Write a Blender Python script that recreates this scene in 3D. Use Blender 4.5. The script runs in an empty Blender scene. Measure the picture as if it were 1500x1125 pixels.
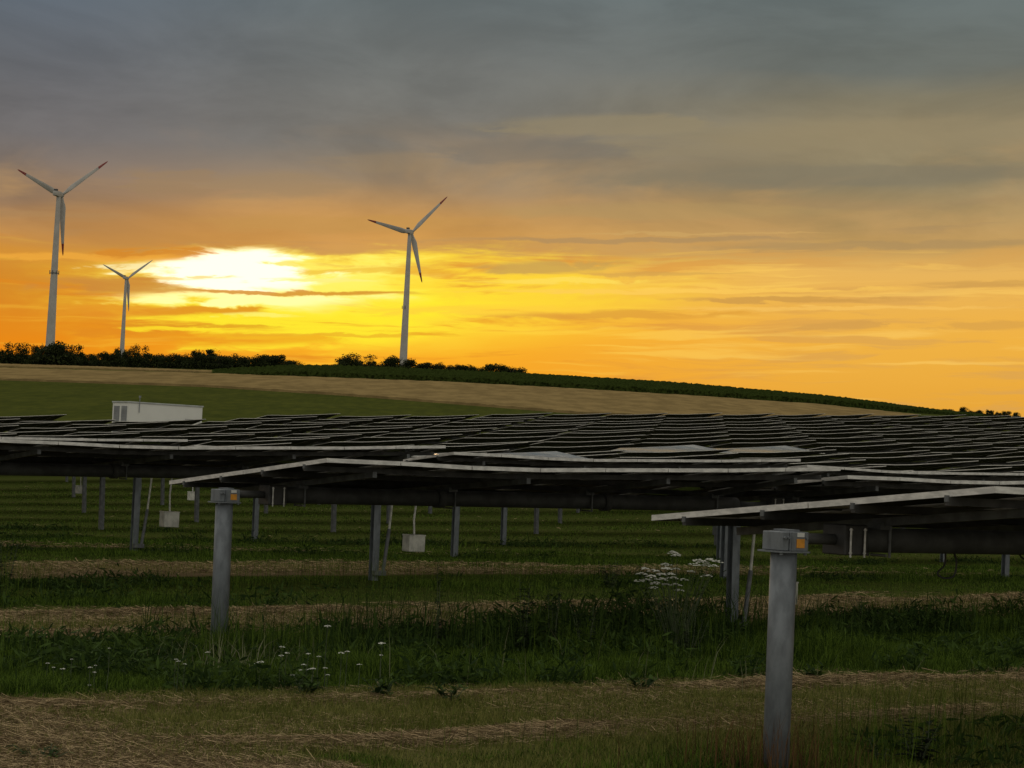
import bpy, bmesh, math, random
import numpy as np
from mathutils import Vector, Matrix, noise as mnoise

random.seed(7)
rng = np.random.default_rng(7)
S = bpy.context.scene
COL = S.collection
R = math.radians

# ------------------------------------------------------------------ camera
FPX = 3208.0                      # focal length in pixels of the 1500 px wide photograph (77 mm)
EYE = 2.35
PITCH = math.atan(127.5 / FPX)
ROLL = R(2.8)
fwd = Vector((0, math.cos(PITCH), math.sin(PITCH)))
up0 = Vector((0, -math.sin(PITCH), math.cos(PITCH)))
r0 = Vector((1, 0, 0))
camR = r0 * math.cos(ROLL) + up0 * math.sin(ROLL)
camU = up0 * math.cos(ROLL) - r0 * math.sin(ROLL)
cd = bpy.data.cameras.new('camera')
cam = bpy.data.objects.new('camera', cd)
COL.objects.link(cam)
M4 = Matrix.Identity(4)
for i in range(3):
    M4[i][0] = camR[i]; M4[i][1] = camU[i]; M4[i][2] = -fwd[i]
M4[2][3] = EYE
cam.matrix_world = M4
cd.sensor_width = 36.0
cd.lens = FPX / 1500 * 36
cd.clip_start = 0.1
cd.clip_end = 20000
S.camera = cam

# ------------------------------------------------------------------ exposure
S.view_settings.view_transform = 'Standard'
S.view_settings.look = 'None'
S.view_settings.exposure = 0.0
S.view_settings.gamma = 1.0
S.cycles.max_bounces = 5
S.cycles.diffuse_bounces = 2
S.cycles.glossy_bounces = 3
S.cycles.transparent_max_bounces = 4

# ------------------------------------------------------------------ node helper
def lin(c):
    return tuple((x / 255 / 12.92) if x <= 10 else ((x / 255 + .055) / 1.055) ** 2.4 for x in c)

class NT:
    def __init__(s, tree):
        s.t = tree; tree.nodes.clear()
    def n(s, typ, **kw):
        nd = s.t.nodes.new(typ)
        for k, v in kw.items(): setattr(nd, k, v)
        return nd
    def inp(s, sock, v):
        if isinstance(v, bpy.types.NodeSocket): s.t.links.new(v, sock)
        elif isinstance(v, (tuple, list)):
            if len(sock.default_value) == 4 and len(v) == 3: v = tuple(v) + (1,)
            sock.default_value = v
        else: sock.default_value = v
    def m(s, op, a, b=0.0, c=0.0, clamp=False):
        nd = s.n('ShaderNodeMath', operation=op, use_clamp=clamp)
        s.inp(nd.inputs[0], a); s.inp(nd.inputs[1], b); s.inp(nd.inputs[2], c)
        return nd.outputs[0]
    def mix(s, f, a, b, blend='MIX'):
        nd = s.n('ShaderNodeMix', data_type='RGBA', blend_type=blend)
        nd.clamp_factor = True
        s.inp(nd.inputs[0], f); s.inp(nd.inputs[6], a); s.inp(nd.inputs[7], b)
        return nd.outputs[2]
    def ramp(s, f, stops, interp='LINEAR'):
        nd = s.n('ShaderNodeValToRGB')
        cr = nd.color_ramp; cr.interpolation = interp
        while len(cr.elements) < len(stops): cr.elements.new(0.5)
        for e, (p, c) in zip(cr.elements, stops):
            e.position = p; e.color = tuple(c) + (1,) if len(c) == 3 else c
        s.inp(nd.inputs[0], f)
        return nd.outputs[0]
    def smooth(s, x, a, b, lo=0.0, hi=1.0):
        nd = s.n('ShaderNodeMapRange', interpolation_type='SMOOTHSTEP')
        s.inp(nd.inputs[0], x); s.inp(nd.inputs[1], a); s.inp(nd.inputs[2], b)
        s.inp(nd.inputs[3], lo); s.inp(nd.inputs[4], hi)
        return nd.outputs[0]
    def vec(s, x, y, z=0.0):
        nd = s.n('ShaderNodeCombineXYZ')
        s.inp(nd.inputs[0], x); s.inp(nd.inputs[1], y); s.inp(nd.inputs[2], z)
        return nd.outputs[0]
    def noise(s, v, scale=1.0, detail=3.0, rough=0.5, dist=0.0):
        nd = s.n('ShaderNodeTexNoise')
        if v is not None: s.inp(nd.inputs['Vector'], v)
        s.inp(nd.inputs['Scale'], scale); s.inp(nd.inputs['Detail'], detail)
        s.inp(nd.inputs['Roughness'], rough); s.inp(nd.inputs['Distortion'], dist)
        return nd.outputs[0]

# ------------------------------------------------------------------ sky: sunset under a deck of cloud
W = bpy.data.worlds.new('World'); S.world = W; W.use_nodes = True
w = NT(W.node_tree)
tc = w.n('ShaderNodeTexCoord')
sep = w.n('ShaderNodeSeparateXYZ'); w.inp(sep.inputs[0], tc.outputs['Generated'])
dx, dy, dz = sep.outputs
DEG = 180 / math.pi
el = w.m('MULTIPLY', w.m('ARCSINE', dz), DEG)
az = w.m('MULTIPLY', w.m('ARCTAN2', dx, dy), DEG)
SUN_AZ, SUN_EL = -7.6, 4.85
azc = w.m('MINIMUM', w.m('MAXIMUM', az, -25.0), 25.0)
e0 = w.m('SUBTRACT', el, w.m('MULTIPLY', azc, 0.045))     # cloud layers lie slightly slanted
wx = w.noise(w.vec(w.m('MULTIPLY', az, 0.16), w.m('MULTIPLY', e0, 0.9), 3.0), 1.0, 4, 0.55)
ew = w.m('ADD', e0, w.m('MULTIPLY', w.m('SUBTRACT', wx, 0.5), 0.7))
t = w.m('DIVIDE', ew, 16.0, clamp=True)
P = lambda deg: max(0.0, min(1.0, deg / 16.0))
base = w.ramp(t, [
    (P(0.0), lin((238, 158, 44))), (P(2.2), lin((248, 164, 34))), (P(3.6), lin((252, 172, 36))),
    (P(4.6), lin((250, 188, 56))), (P(5.3), lin((244, 184, 70))), (P(5.7), lin((206, 156, 84))),
    (P(6.6), lin((184, 143, 88))), (P(7.5), lin((145, 128, 105))), (P(8.7), lin((121, 118, 111))),
    (P(12.3), lin((104, 112, 113))), (P(16), lin((100, 112, 120)))])
rgt = w.smooth(az, -3.0, 10.0)
lft = w.smooth(az, -3.0, -13.0)
rightc = w.ramp(t, [
    (P(0.0), lin((222, 160, 62))), (P(1.6), lin((232, 166, 58))), (P(3.4), lin((240, 178, 68))), (P(5.2), lin((232, 180, 92))),
    (P(5.75), lin((196, 156, 92))), (P(6.6), lin((174, 146, 98))), (P(7.5), lin((142, 130, 102))), (P(8.7), lin((146, 132, 102))),
    (P(9.6), lin((128, 121, 100))), (P(10.4), lin((106, 110, 104))), (P(12.5), lin((101, 111, 111))), (P(16), lin((100, 112, 116)))])
leftc = w.ramp(t, [
    (P(0.0), lin((236, 138, 24))), (P(3.2), lin((234, 138, 22))), (P(4.7), lin((212, 136, 40))),
    (P(5.6), lin((210, 144, 56))), (P(6.2), lin((172, 130, 84))), (P(7.0), lin((136, 117, 99))),
    (P(8.6), lin((112, 108, 107))), (P(12.3), lin((92, 102, 112))), (P(16), lin((92, 105, 120)))])
sky = w.mix(rgt, base, rightc)
sky = w.mix(lft, sky, leftc)
# soft mottling of the grey deck
deckm = w.smooth(ew, 5.45, 6.2)
n1 = w.noise(w.vec(w.m('MULTIPLY', az, 0.16), w.m('MULTIPLY', e0, 0.48), 7.0), 1.0, 7, 0.58, 0.5)
mott = w.smooth(n1, 0.3, 0.70, 0.86, 1.13)
sky = w.mix(deckm, sky, w.mix(1.0, sky, w.vec(mott, mott, mott), 'MULTIPLY'))
nw = w.noise(w.vec(w.m('MULTIPLY', az, 0.16), w.m('MULTIPLY', e0, 0.55), 17.0), 1.0, 5, 0.55, 0.5)
warmp = w.m('MULTIPLY', w.smooth(nw, 0.46, 0.7), w.smooth(e0, 9.6, 7.0))
sky = w.mix(w.m('MULTIPLY', w.m('MULTIPLY', warmp, deckm), 0.42), sky, lin((204, 160, 100)))
nd = w.noise(w.vec(w.m('MULTIPLY', az, 0.14), w.m('MULTIPLY', e0, 1.5), 23.0), 1.0, 5, 0.55, 0.3)
sky = w.mix(w.m('MULTIPLY', w.m('MULTIPLY', w.smooth(nd, 0.55, 0.68), deckm), w.m('MULTIPLY', w.smooth(e0, 8.0, 6.4), 0.4)), sky, lin((158, 132, 96)))
# streaks below the deck
lowm = w.m('SUBTRACT', 1.0, deckm)
nf = w.noise(w.vec(w.m('MULTIPLY', az, 0.5), w.m('MULTIPLY', e0, 2.4), 31.0), 1.0, 5, 0.6, 0.4)
ew2 = w.m('ADD', ew, w.m('MULTIPLY', w.m('SUBTRACT', nf, 0.5), 1.15))
azw = w.m('ADD', az, w.m('MULTIPLY', w.m('SUBTRACT', nf, 0.5), 6.5))
n2 = w.noise(w.vec(w.m('MULTIPLY', az, 0.17), w.m('MULTIPLY', ew, 2.3), 1.3), 1.0, 6, 0.6, 0.5)
dark = w.m('MULTIPLY', w.smooth(n2, 0.50, 0.63), lowm)
streakc = w.mix(rgt, lin((224, 138, 34)), lin((216, 162, 84)))
sky = w.mix(w.m('MULTIPLY', dark, 0.62), sky, streakc)
n3 = w.noise(w.vec(w.m('MULTIPLY', az, 0.16), w.m('MULTIPLY', ew, 4.2), 11.3), 1.0, 5, 0.55, 0.3)
lite = w.m('MULTIPLY', w.smooth(n3, 0.52, 0.68), lowm)
sky = w.mix(w.m('MULTIPLY', w.m('MULTIPLY', lite, 0.55), w.m('SUBTRACT', 1.0, w.m('MULTIPLY', lft, 0.6))), sky, w.mix(rgt, lin((255, 208, 66)), lin((252, 204, 100))))
# glow of the sun behind the cloud edge
def gauss(caz, ce, saz, se, e=None, a_=None):
    a = w.m('DIVIDE', w.m('SUBTRACT', a_ if a_ is not None else az, caz), saz)
    b = w.m('DIVIDE', w.m('SUBTRACT', e if e is not None else ew, ce), se)
    q = w.m('ADD', w.m('MULTIPLY', a, a), w.m('MULTIPLY', b, b))
    return w.m('EXPONENT', w.m('MULTIPLY', q, -1.0))
under = w.smooth(ew2, 5.9, 5.5)
notdark = w.m('SUBTRACT', 1.0, w.m('MULTIPLY', dark, 0.85))
def glow(g, k, col, lo=None, hi_=None, mask=None):
    global sky
    f = g if lo is None else w.smooth(g, lo, hi_)
    f = w.m('MULTIPLY', f, k)
    for m_ in (mask or ()): f = w.m('MULTIPLY', f, m_)
    sky = w.mix(f, sky, col)
gg = gauss(-6.5, 5.9, 8.5, 1.3, e0)
glow(gg, 0.34, lin((232, 156, 62)), mask=[deckm])
glow(gauss(-3.8, 4.6, 6.6, 1.35, ew2, azw), 1.0, (1.0, 0.69, 0.04), .05, .75, [under, notdark])
glow(gauss(-5.6, 4.3, 4.2, 1.05, ew2, azw), 1.0, (1.0, 0.83, 0.03), .15, .7, [under, notdark])
glow(gauss(-6.0, 3.6, 3.2, 0.45, ew2, azw), 0.85, (1.0, 0.80, 0.03), .2, .7, [under, notdark])
glow(gauss(-6.3, 5.05, 3.5, 0.85, ew2, azw), 0.97, (1.05, 0.90, 0.14), .1, .75, [under])
glow(gauss(-7.4, 5.15, 2.35, 0.58, ew2, azw), 1.0, (1.4, 1.25, 0.90), .16, .66, [under])
glow(gauss(-7.0, 4.45, 2.9, 0.27, ew2, azw), 0.92, (1.2, 1.04, 0.42), .12, .75)
# single bars of cloud
def bar(px, py, hw, hh, col, f):
    global sky
    g = gauss((px - 750) / 56.0, (690 - py) / 56.0, hw / 56.0, hh / 56.0, w.m('ADD', e0, w.m('MULTIPLY', w.m('SUBTRACT', nf, 0.5), 0.45)), azw)
    sky = w.mix(w.m('MULTIPLY', w.smooth(g, 0.15, 0.7), f), sky, lin(col))
bar(400, 431, 200, 4, (214, 144, 46), 0.9)
bar(150, 424, 120, 13, (204, 138, 60), 0.85)
bar(285, 459, 75, 7, (226, 146, 36), 0.9)
bar(170, 462, 90, 12, (228, 146, 40), 0.7)
bar(300, 481, 120, 3, (222, 150, 34), 0.7)
bar(330, 500, 150, 9, (238, 156, 30), 0.7)
bar(480, 493, 160, 3, (232, 160, 40), 0.6)
bar(560, 398, 120, 5, (236, 178, 52), 0.6)
bar(800, 391, 90, 9, (200, 160, 84), 0.8)
bar(960, 400, 120, 4, (210, 162, 80), 0.6)
bar(1130, 441, 190, 4, (208, 156, 76), 0.85)
bar(900, 461, 190, 5, (224, 160, 60), 0.8)
bar(1225, 478, 50, 6, (212, 158, 78), 0.7)
bar(1440, 420, 130, 5, (205, 156, 80), 0.6)
bar(1420, 480, 90, 6, (212, 158, 76), 0.6)
bar(830, 412, 130, 4, (255, 222, 92), 0.8)
bar(1000, 426, 300, 4, (255, 206, 92), 0.6)
bar(690, 455, 170, 6, (255, 206, 64), 0.6)
bar(1240, 452, 260, 3, (252, 200, 100), 0.5)
bar(900, 352, 260, 4, (168, 138, 96), 0.6)
bar(1280, 362, 260, 7, (170, 140, 94), 0.6)
bar(1010, 343, 190, 2, (206, 166, 100), 0.6)
bar(205, 378, 66, 9, (214, 138, 46), 0.95)
bar(195, 397, 50, 4, (255, 236, 170), 0.9)
bar(255, 412, 45, 3, (250, 206, 90), 0.7)
bar(430, 388, 60, 4, (255, 226, 70), 0.8)
bar(470, 412, 90, 3, (255, 240, 130), 0.8)
bar(350, 466, 60, 4, (255, 244, 120), 0.7)
bar(250, 486, 70, 4, (255, 226, 44), 0.8)
bar(110, 385, 150, 6, (240, 170, 62), 0.75)
bar(880, 186, 190, 16, (150, 136, 106), 0.6)
bar(1260, 205, 250, 26, (148, 134, 104), 0.6)
bar(1000, 215, 150, 18, (146, 132, 104), 0.45)
bar(760, 222, 160, 16, (120, 114, 104), 0.5)
bar(1180, 262, 300, 18, (128, 120, 100), 0.55)
bar(400, 275, 110, 20, (158, 132, 98), 0.5)
bar(240, 275, 60, 22, (156, 128, 94), 0.5)
bar(560, 240, 90, 14, (152, 130, 100), 0.4)
bar(480, 330, 190, 14, (196, 148, 80), 0.5)
bar(950, 310, 260, 12, (178, 148, 96), 0.45)
# upper and rear sky: unseen, brightened to light the ground; broken cloud over Nishita
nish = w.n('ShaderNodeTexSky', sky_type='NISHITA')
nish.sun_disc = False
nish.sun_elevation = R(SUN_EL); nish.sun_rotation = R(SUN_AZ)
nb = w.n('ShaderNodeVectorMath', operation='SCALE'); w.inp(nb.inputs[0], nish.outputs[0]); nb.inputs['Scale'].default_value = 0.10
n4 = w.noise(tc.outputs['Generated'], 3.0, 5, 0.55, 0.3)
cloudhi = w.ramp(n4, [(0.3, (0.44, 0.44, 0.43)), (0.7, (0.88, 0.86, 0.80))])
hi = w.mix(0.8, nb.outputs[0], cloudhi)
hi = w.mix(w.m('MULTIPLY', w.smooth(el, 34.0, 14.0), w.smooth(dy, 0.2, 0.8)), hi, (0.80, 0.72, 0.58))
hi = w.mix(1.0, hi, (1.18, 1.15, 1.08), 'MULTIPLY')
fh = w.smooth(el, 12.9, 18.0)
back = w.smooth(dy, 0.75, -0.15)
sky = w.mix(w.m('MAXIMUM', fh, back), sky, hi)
below = w.smooth(el, -0.2, -3.0)
sky = w.mix(below, sky, (0.03, 0.03, 0.022))
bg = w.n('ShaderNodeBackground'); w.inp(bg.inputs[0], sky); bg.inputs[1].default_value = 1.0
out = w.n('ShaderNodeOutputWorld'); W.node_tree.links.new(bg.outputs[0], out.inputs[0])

# ------------------------------------------------------------------ sun, low and veiled by cloud
sl = bpy.data.lights.new('sun', 'SUN'); sl.energy = 0.5; sl.angle = R(12); sl.color = (1.0, 0.62, 0.28)
sun = bpy.data.objects.new('sun', sl); COL.objects.link(sun)
sd = Vector((math.sin(R(SUN_AZ)) * math.cos(R(SUN_EL)), math.cos(R(SUN_AZ)) * math.cos(R(SUN_EL)), math.sin(R(SUN_EL))))
sun.rotation_euler = sd.to_track_quat('Z', 'Y').to_euler()
sun.location = (-40, 60, 80)

# ------------------------------------------------------------------ materials
def mat(name, col, rough=0.6, metal=0.0, var=0.15, scale=3.0, col2=None, spec=None, detail=4, island=0.0, bump=0.0, stretch=None, coord='Object'):
    m = bpy.data.materials.new(name); m.use_nodes = True
    k = NT(m.node_tree)
    b = k.n('ShaderNodeBsdfPrincipled'); o = k.n('ShaderNodeOutputMaterial')
    m.node_tree.links.new(b.outputs[0], o.inputs[0])
    t_ = k.n('ShaderNodeTexCoord'); v = t_.outputs[coord]
    if stretch:
        mp = k.n('ShaderNodeMapping'); k.inp(mp.inputs[0], v); mp.inputs['Scale'].default_value = stretch; v = mp.outputs[0]
    n = k.noise(v, scale, detail, 0.6)
    c2 = col2 if col2 else tuple(x * (1 - 2 * var) for x in col)
    c1 = col if col2 else tuple(x * (1 + var) for x in col)
    c = k.mix(k.smooth(n, 0.35, 0.65), c1, c2)
    if island:
        g = k.n('ShaderNodeNewGeometry')
        r_ = k.smooth(g.outputs['Random Per Island'], 0, 1, 1 - island, 1 + island)
        c = k.mix(1.0, c, k.vec(r_, r_, r_), 'MULTIPLY')
    k.inp(b.inputs['Base Color'], c)
    rr = k.smooth(n, 0.2, 0.8, max(0.02, rough * 0.85), min(1, rough * 1.15))
    k.inp(b.inputs['Roughness'], rr); b.inputs['Metallic'].default_value = metal
    if spec is not None: b.inputs['Specular IOR Level'].default_value = spec
    if bump:
        bp = k.n('ShaderNodeBump'); bp.inputs['Strength'].default_value = bump; bp.inputs['Distance'].default_value = 0.02
        k.inp(bp.inputs['Height'], n); m.node_tree.links.new(bp.outputs[0], b.inputs['Normal'])
    return m

MT = {}
MT['galv'] = mat('galvanised_steel', (0.145, 0.16, 0.175), 0.62, 0.2, 0.12, 9.0, bump=0.15, stretch=(1, 1, 0.5), detail=7)
MT['tube'] = mat('dull_tube_steel', (0.045, 0.045, 0.043), 0.75, 0.0, 0.15, 4.0)
MT['galv_dark'] = mat('weathered_steel', (0.11, 0.115, 0.12), 0.6, 0.2, 0.15, 6.0)
MT['alu'] = mat('aluminium_frame', (0.56, 0.545, 0.515), 0.5, 0.15, 0.12, 6.0, stretch=(1, 1, 3))
MT['alu_far'] = mat('dull_frame', (0.66, 0.63, 0.58), 0.6, 0.1, 0.1, 6.0)
MT['back'] = mat('module_backsheet', (0.022, 0.018, 0.015), 0.7, 0, 0.2, 2.0, spec=.15)
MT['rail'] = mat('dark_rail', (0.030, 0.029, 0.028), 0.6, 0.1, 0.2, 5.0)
MT['label_white'] = mat('label_white', (0.6, 0.6, 0.57), 0.5, 0, 0.05)
MT['label_orange'] = mat('label_orange', (0.58, 0.24, 0.015), 0.5, 0, 0.08, 20)
MT['cable'] = mat('black_cable', (0.012, 0.012, 0.012), 0.5)
MT['box'] = mat('pale_plastic', (0.46, 0.45, 0.40), 0.55, 0, 0.12, 6)
MT['turb'] = mat('turbine_white', (0.37, 0.345, 0.315), 0.6, 0, 0.05, 0.2)
MT['turb_dark'] = mat('turbine_vent', (0.06, 0.06, 0.06), 0.6)
MT['red'] = mat('turbine_red', (0.22, 0.025, 0.018), 0.5, 0, 0.1)
MT['cabin'] = mat('cabin_white', (0.62, 0.61, 0.57), 0.6, 0, 0.02, 0.4)
MT['cabin_grey'] = mat('cabin_grey', (0.20, 0.21, 0.22), 0.55, 0, 0.1, 1)
MT['roof'] = mat('cabin_roof', (0.36, 0.37, 0.36), 0.6, 0, 0.1, 1)
# panel glass with the cell grid
def panel_glass():
    m = bpy.data.materials.new('panel_glass'); m.use_nodes = True
    k = NT(m.node_tree); b = k.n('ShaderNodeBsdfPrincipled'); o = k.n('ShaderNodeOutputMaterial')
    m.node_tree.links.new(b.outputs[0], o.inputs[0])
    t_ = k.n('ShaderNodeTexCoord')
    br = k.n('ShaderNodeTexBrick'); k.inp(br.inputs[0], t_.outputs['Object'])
    br.offset = 0; br.inputs['Scale'].default_value = 1
    for nm, v in (('Brick Width', .165), ('Row Height', .165), ('Mortar Size', .004)): br.inputs[nm].default_value = v
    br.inputs['Color1'].default_value = (.010, .013, .026, 1); br.inputs['Color2'].default_value = (.014, .017, .030, 1)
    br.inputs['Mortar'].default_value = (.05, .055, .06, 1)
    k.inp(b.inputs['Base Color'], br.outputs[0])
    n = k.noise(t_.outputs['Object'], 1.3, 3)
    k.inp(b.inputs['Roughness'], k.smooth(n, .3, .7, .08, .16))
    b.inputs['IOR'].default_value = 1.5
    return m
MT['glass'] = panel_glass()

def foliage(name, dark_, light_, isl=0.35, scale=0.6, trans=0.25, rough=0.7):
    m = bpy.data.materials.new(name); m.use_nodes = True
    k = NT(m.node_tree); o = k.n('ShaderNodeOutputMaterial')
    d = k.n('ShaderNodeBsdfPrincipled'); d.inputs['Roughness'].default_value = rough
    d.inputs['Specular IOR Level'].default_value = 0.06
    tr = k.n('ShaderNodeBsdfTranslucent'); ms = k.n('ShaderNodeMixShader'); ms.inputs[0].default_value = trans
    t_ = k.n('ShaderNodeTexCoord'); g = k.n('ShaderNodeNewGeometry')
    n = k.noise(t_.outputs['Object'], scale, 3, 0.6)
    r_ = g.outputs['Random Per Island']
    f = k.m('ADD', k.m('MULTIPLY', n, 0.9), k.m('MULTIPLY', k.m('SUBTRACT', r_, 0.5), isl * 1.6))
    c = k.mix(k.smooth(f, 0.26, 0.68), dark_, light_)
    k.inp(d.inputs['Base Color'], c); k.inp(tr.inputs[0], c)
    m.node_tree.links.new(d.outputs[0], ms.inputs[1]); m.node_tree.links.new(tr.outputs[0], ms.inputs[2])
    m.node_tree.links.new(ms.outputs[0], o.inputs[0])
    return m
MT['tallgrass'] = foliage('tall_grass_blades', (0.024, 0.046, 0.006), (0.100, 0.158, 0.020), 0.6, 0.8)
MT['mown'] = foliage('mown_grass_blades', (0.075, 0.090, 0.016), (0.195, 0.19, 0.055), 0.6, 0.9)
MT['straw'] = foliage('cut_straw', (0.105, 0.074, 0.040), (0.43, 0.32, 0.18), 0.9, 1.5, 0.1)
MT['seed'] = foliage('grass_seed_heads', (0.14, 0.14, 0.075), (0.25, 0.25, 0.15), 0.5, 2.0)
MT['dry'] = foliage('dry_dock_stems', (0.060, 0.032, 0.015), (0.14, 0.075, 0.032), 0.5, 2.0)
MT['weed'] = foliage('weed_leaves', (0.016, 0.032, 0.007), (0.052, 0.088, 0.018), 0.4, 3.0)
MT['weed_dark'] = foliage('dark_weed_leaves', (0.012, 0.018, 0.009), (0.030, 0.044, 0.018), 0.4, 3.0)
MT['bush'] = foliage('bush_leaves', (0.014, 0.020, 0.007), (0.042, 0.052, 0.016), 0.5, 0.35, 0.3)
MT['bark'] = mat('bark', (0.05, 0.04, 0.03), 0.9)
MT['flower'] = mat('white_petals', (0.52, 0.52, 0.45), 0.7, 0, 0.1, 20)
MT['stem'] = mat('green_stems', (0.045, 0.065, 0.022), 0.7)

# ------------------------------------------------------------------ terrain
U = Vector((0.811, 0.585, 0)); U.normalize()
V = Vector((-U.y, U.x, 0))
AX, AY = -2.1, 25.7
def uv_of(X, Y):
    return (X - AX) * U.x + (Y - AY) * U.y, (X - AX) * V.x + (Y - AY) * V.y
def xy_of(u, v):
    return AX + u * U.x + v * V.x, AY + u * U.y + v * V.y
_ax = (np.array([0, 300, 500, 760, 1000, 1200, 1380, 1500]) - 750) / FPX
_hy = np.array([120, 127, 135, 137, 134, 126, 116.5, 114])
D_T = 560.0
def d_edge(a): return np.interp(a, [-.3, -.234, -.15, -.1, .078, .234, .3], [186, 198, 197, 226, 272, 302, 306])
def H_px(a): return np.interp(a, _ax, _hy)
_YT = np.arange(-20, 340, 1.0)
_PT = np.interp(_YT, [0, 24, 28, 34, 37, 42, 47, 53, 65, 85, 100, 119, 132, 145, 165, 186, 200, 228, 242, 252, 280, 330],
                [0, 0, .03, .11, .20, .31, .31, .22, .12, .12, .33, .75, 1.2, 1.69, 2.5, 3.4, 4.05, 5.3, 6.05, 6.6, 8.2, 11])
_PT = np.convolve(np.pad(_PT, 4, mode='edge'), np.array([1, 2, 3, 4, 5, 4, 3, 2, 1]) / 25, mode='valid')
def field_h(X, Y):
    Yc = np.clip(Y, 0, 330)
    return np.interp(Yc, _YT, _PT) + np.interp(Yc, [0, 30, 120, 250, 330], [.004, .009, .03, .024, .02]) * np.clip(X, -90, 90)
def G(X, Y):
    X = np.asarray(X, float); Y = np.asarray(Y, float)
    th = np.arctan2(X, Y); thc = np.clip(th, -.42, .42)
    r = np.hypot(X, Y); a = np.tan(thc); d = r * np.cos(thc)
    fade = np.clip((1.9 - np.abs(th)) / 1.0, 0, 1)
    de = d_edge(a)
    zf = field_h(np.where(d > de, a * de, X), np.where(d > de, de, Y))
    ze = field_h(a * de, de)
    zt = EYE + H_px(a) / FPX * D_T
    s = np.clip((d - de) / (D_T - de), 0, 1)
    zm = ze + (zt - ze) * s
    zb = EYE + (H_px(a) - np.minimum(6, (d - D_T) * .012) - (d - D_T) * .005) / FPX * d
    z = np.where(d <= de, zf, np.where(d <= D_T, zm, zb))
    return z * np.where(np.abs(th) > .42, fade, 1)
def g(x, y): return float(G(x, y))
def ray(px, py):
    return (fwd + camR * ((px - 750) / FPX) + camU * ((562.5 - py) / FPX))
def at_depth(px, py, Y):
    r = ray(px, py); k = Y / r.y
    return Vector((r.x * k, Y, EYE + r.z * k))
def hit(px, py, lo=60, hi=900):
    r = ray(px, py); a = r.x / r.y; sl_ = r.z / r.y
    ds = np.linspace(lo, hi, 3000)
    zs = G(a * ds, ds); i = np.argmax(zs >= EYE + sl_ * ds)
    if zs[i] < EYE + sl_ * ds[i]: return D_T, a
    return float(ds[i]), a

# ------------------------------------------------------------------ build helpers
def setp(o, label=None, cat=None, group=None, kind=None):
    if label: o['label'] = label
    if cat: o['category'] = cat
    if group: o['group'] = group
    if kind: o['kind'] = kind
    return o
def link(name, mesh, parent=None):
    o = bpy.data.objects.new(name, mesh); COL.objects.link(o)
    if parent is not None: o.parent = parent
    return o
def empty(name, loc, rz=0.0):
    o = bpy.data.objects.new(name, None); COL.objects.link(o)
    o.empty_display_size = 0.3; o.location = loc; o.rotation_euler = (0, 0, rz)
    return o
def mesh_np(name, verts, faces, mats, mi=None, smooth=False):
    me = bpy.data.meshes.new(name)
    me.from_pydata([tuple(v) for v in verts], [], faces)
    for m_ in mats: me.materials.append(m_)
    if mi is not None: me.polygons.foreach_set('material_index', mi)
    if smooth: me.polygons.foreach_set('use_smooth', [True] * len(me.polygons))
    me.update()
    return me
def mesh_fast(name, verts, tris=None, quads=None, mats=()):
    me = bpy.data.meshes.new(name)
    nt = 0 if tris is None else len(tris); nq = 0 if quads is None else len(quads)
    me.vertices.add(len(verts)); me.vertices.foreach_set('co', np.asarray(verts, np.float32).ravel())
    idx = []; starts = []; tot = []
    if nq: idx.append(np.asarray(quads).ravel()); starts.append(np.arange(nq) * 4); tot.append(np.full(nq, 4))
    if nt: idx.append(np.asarray(tris).ravel()); starts.append(nq * 4 + np.arange(nt) * 3); tot.append(np.full(nt, 3))
    idx = np.concatenate(idx).astype(np.int32)
    me.loops.add(len(idx)); me.loops.foreach_set('vertex_index', idx)
    me.polygons.add(nt + nq); me.polygons.foreach_set('loop_start', np.concatenate(starts).astype(np.int32))
    for m_ in mats: me.materials.append(m_)
    me.update(calc_edges=True); me.validate()
    return me

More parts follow.
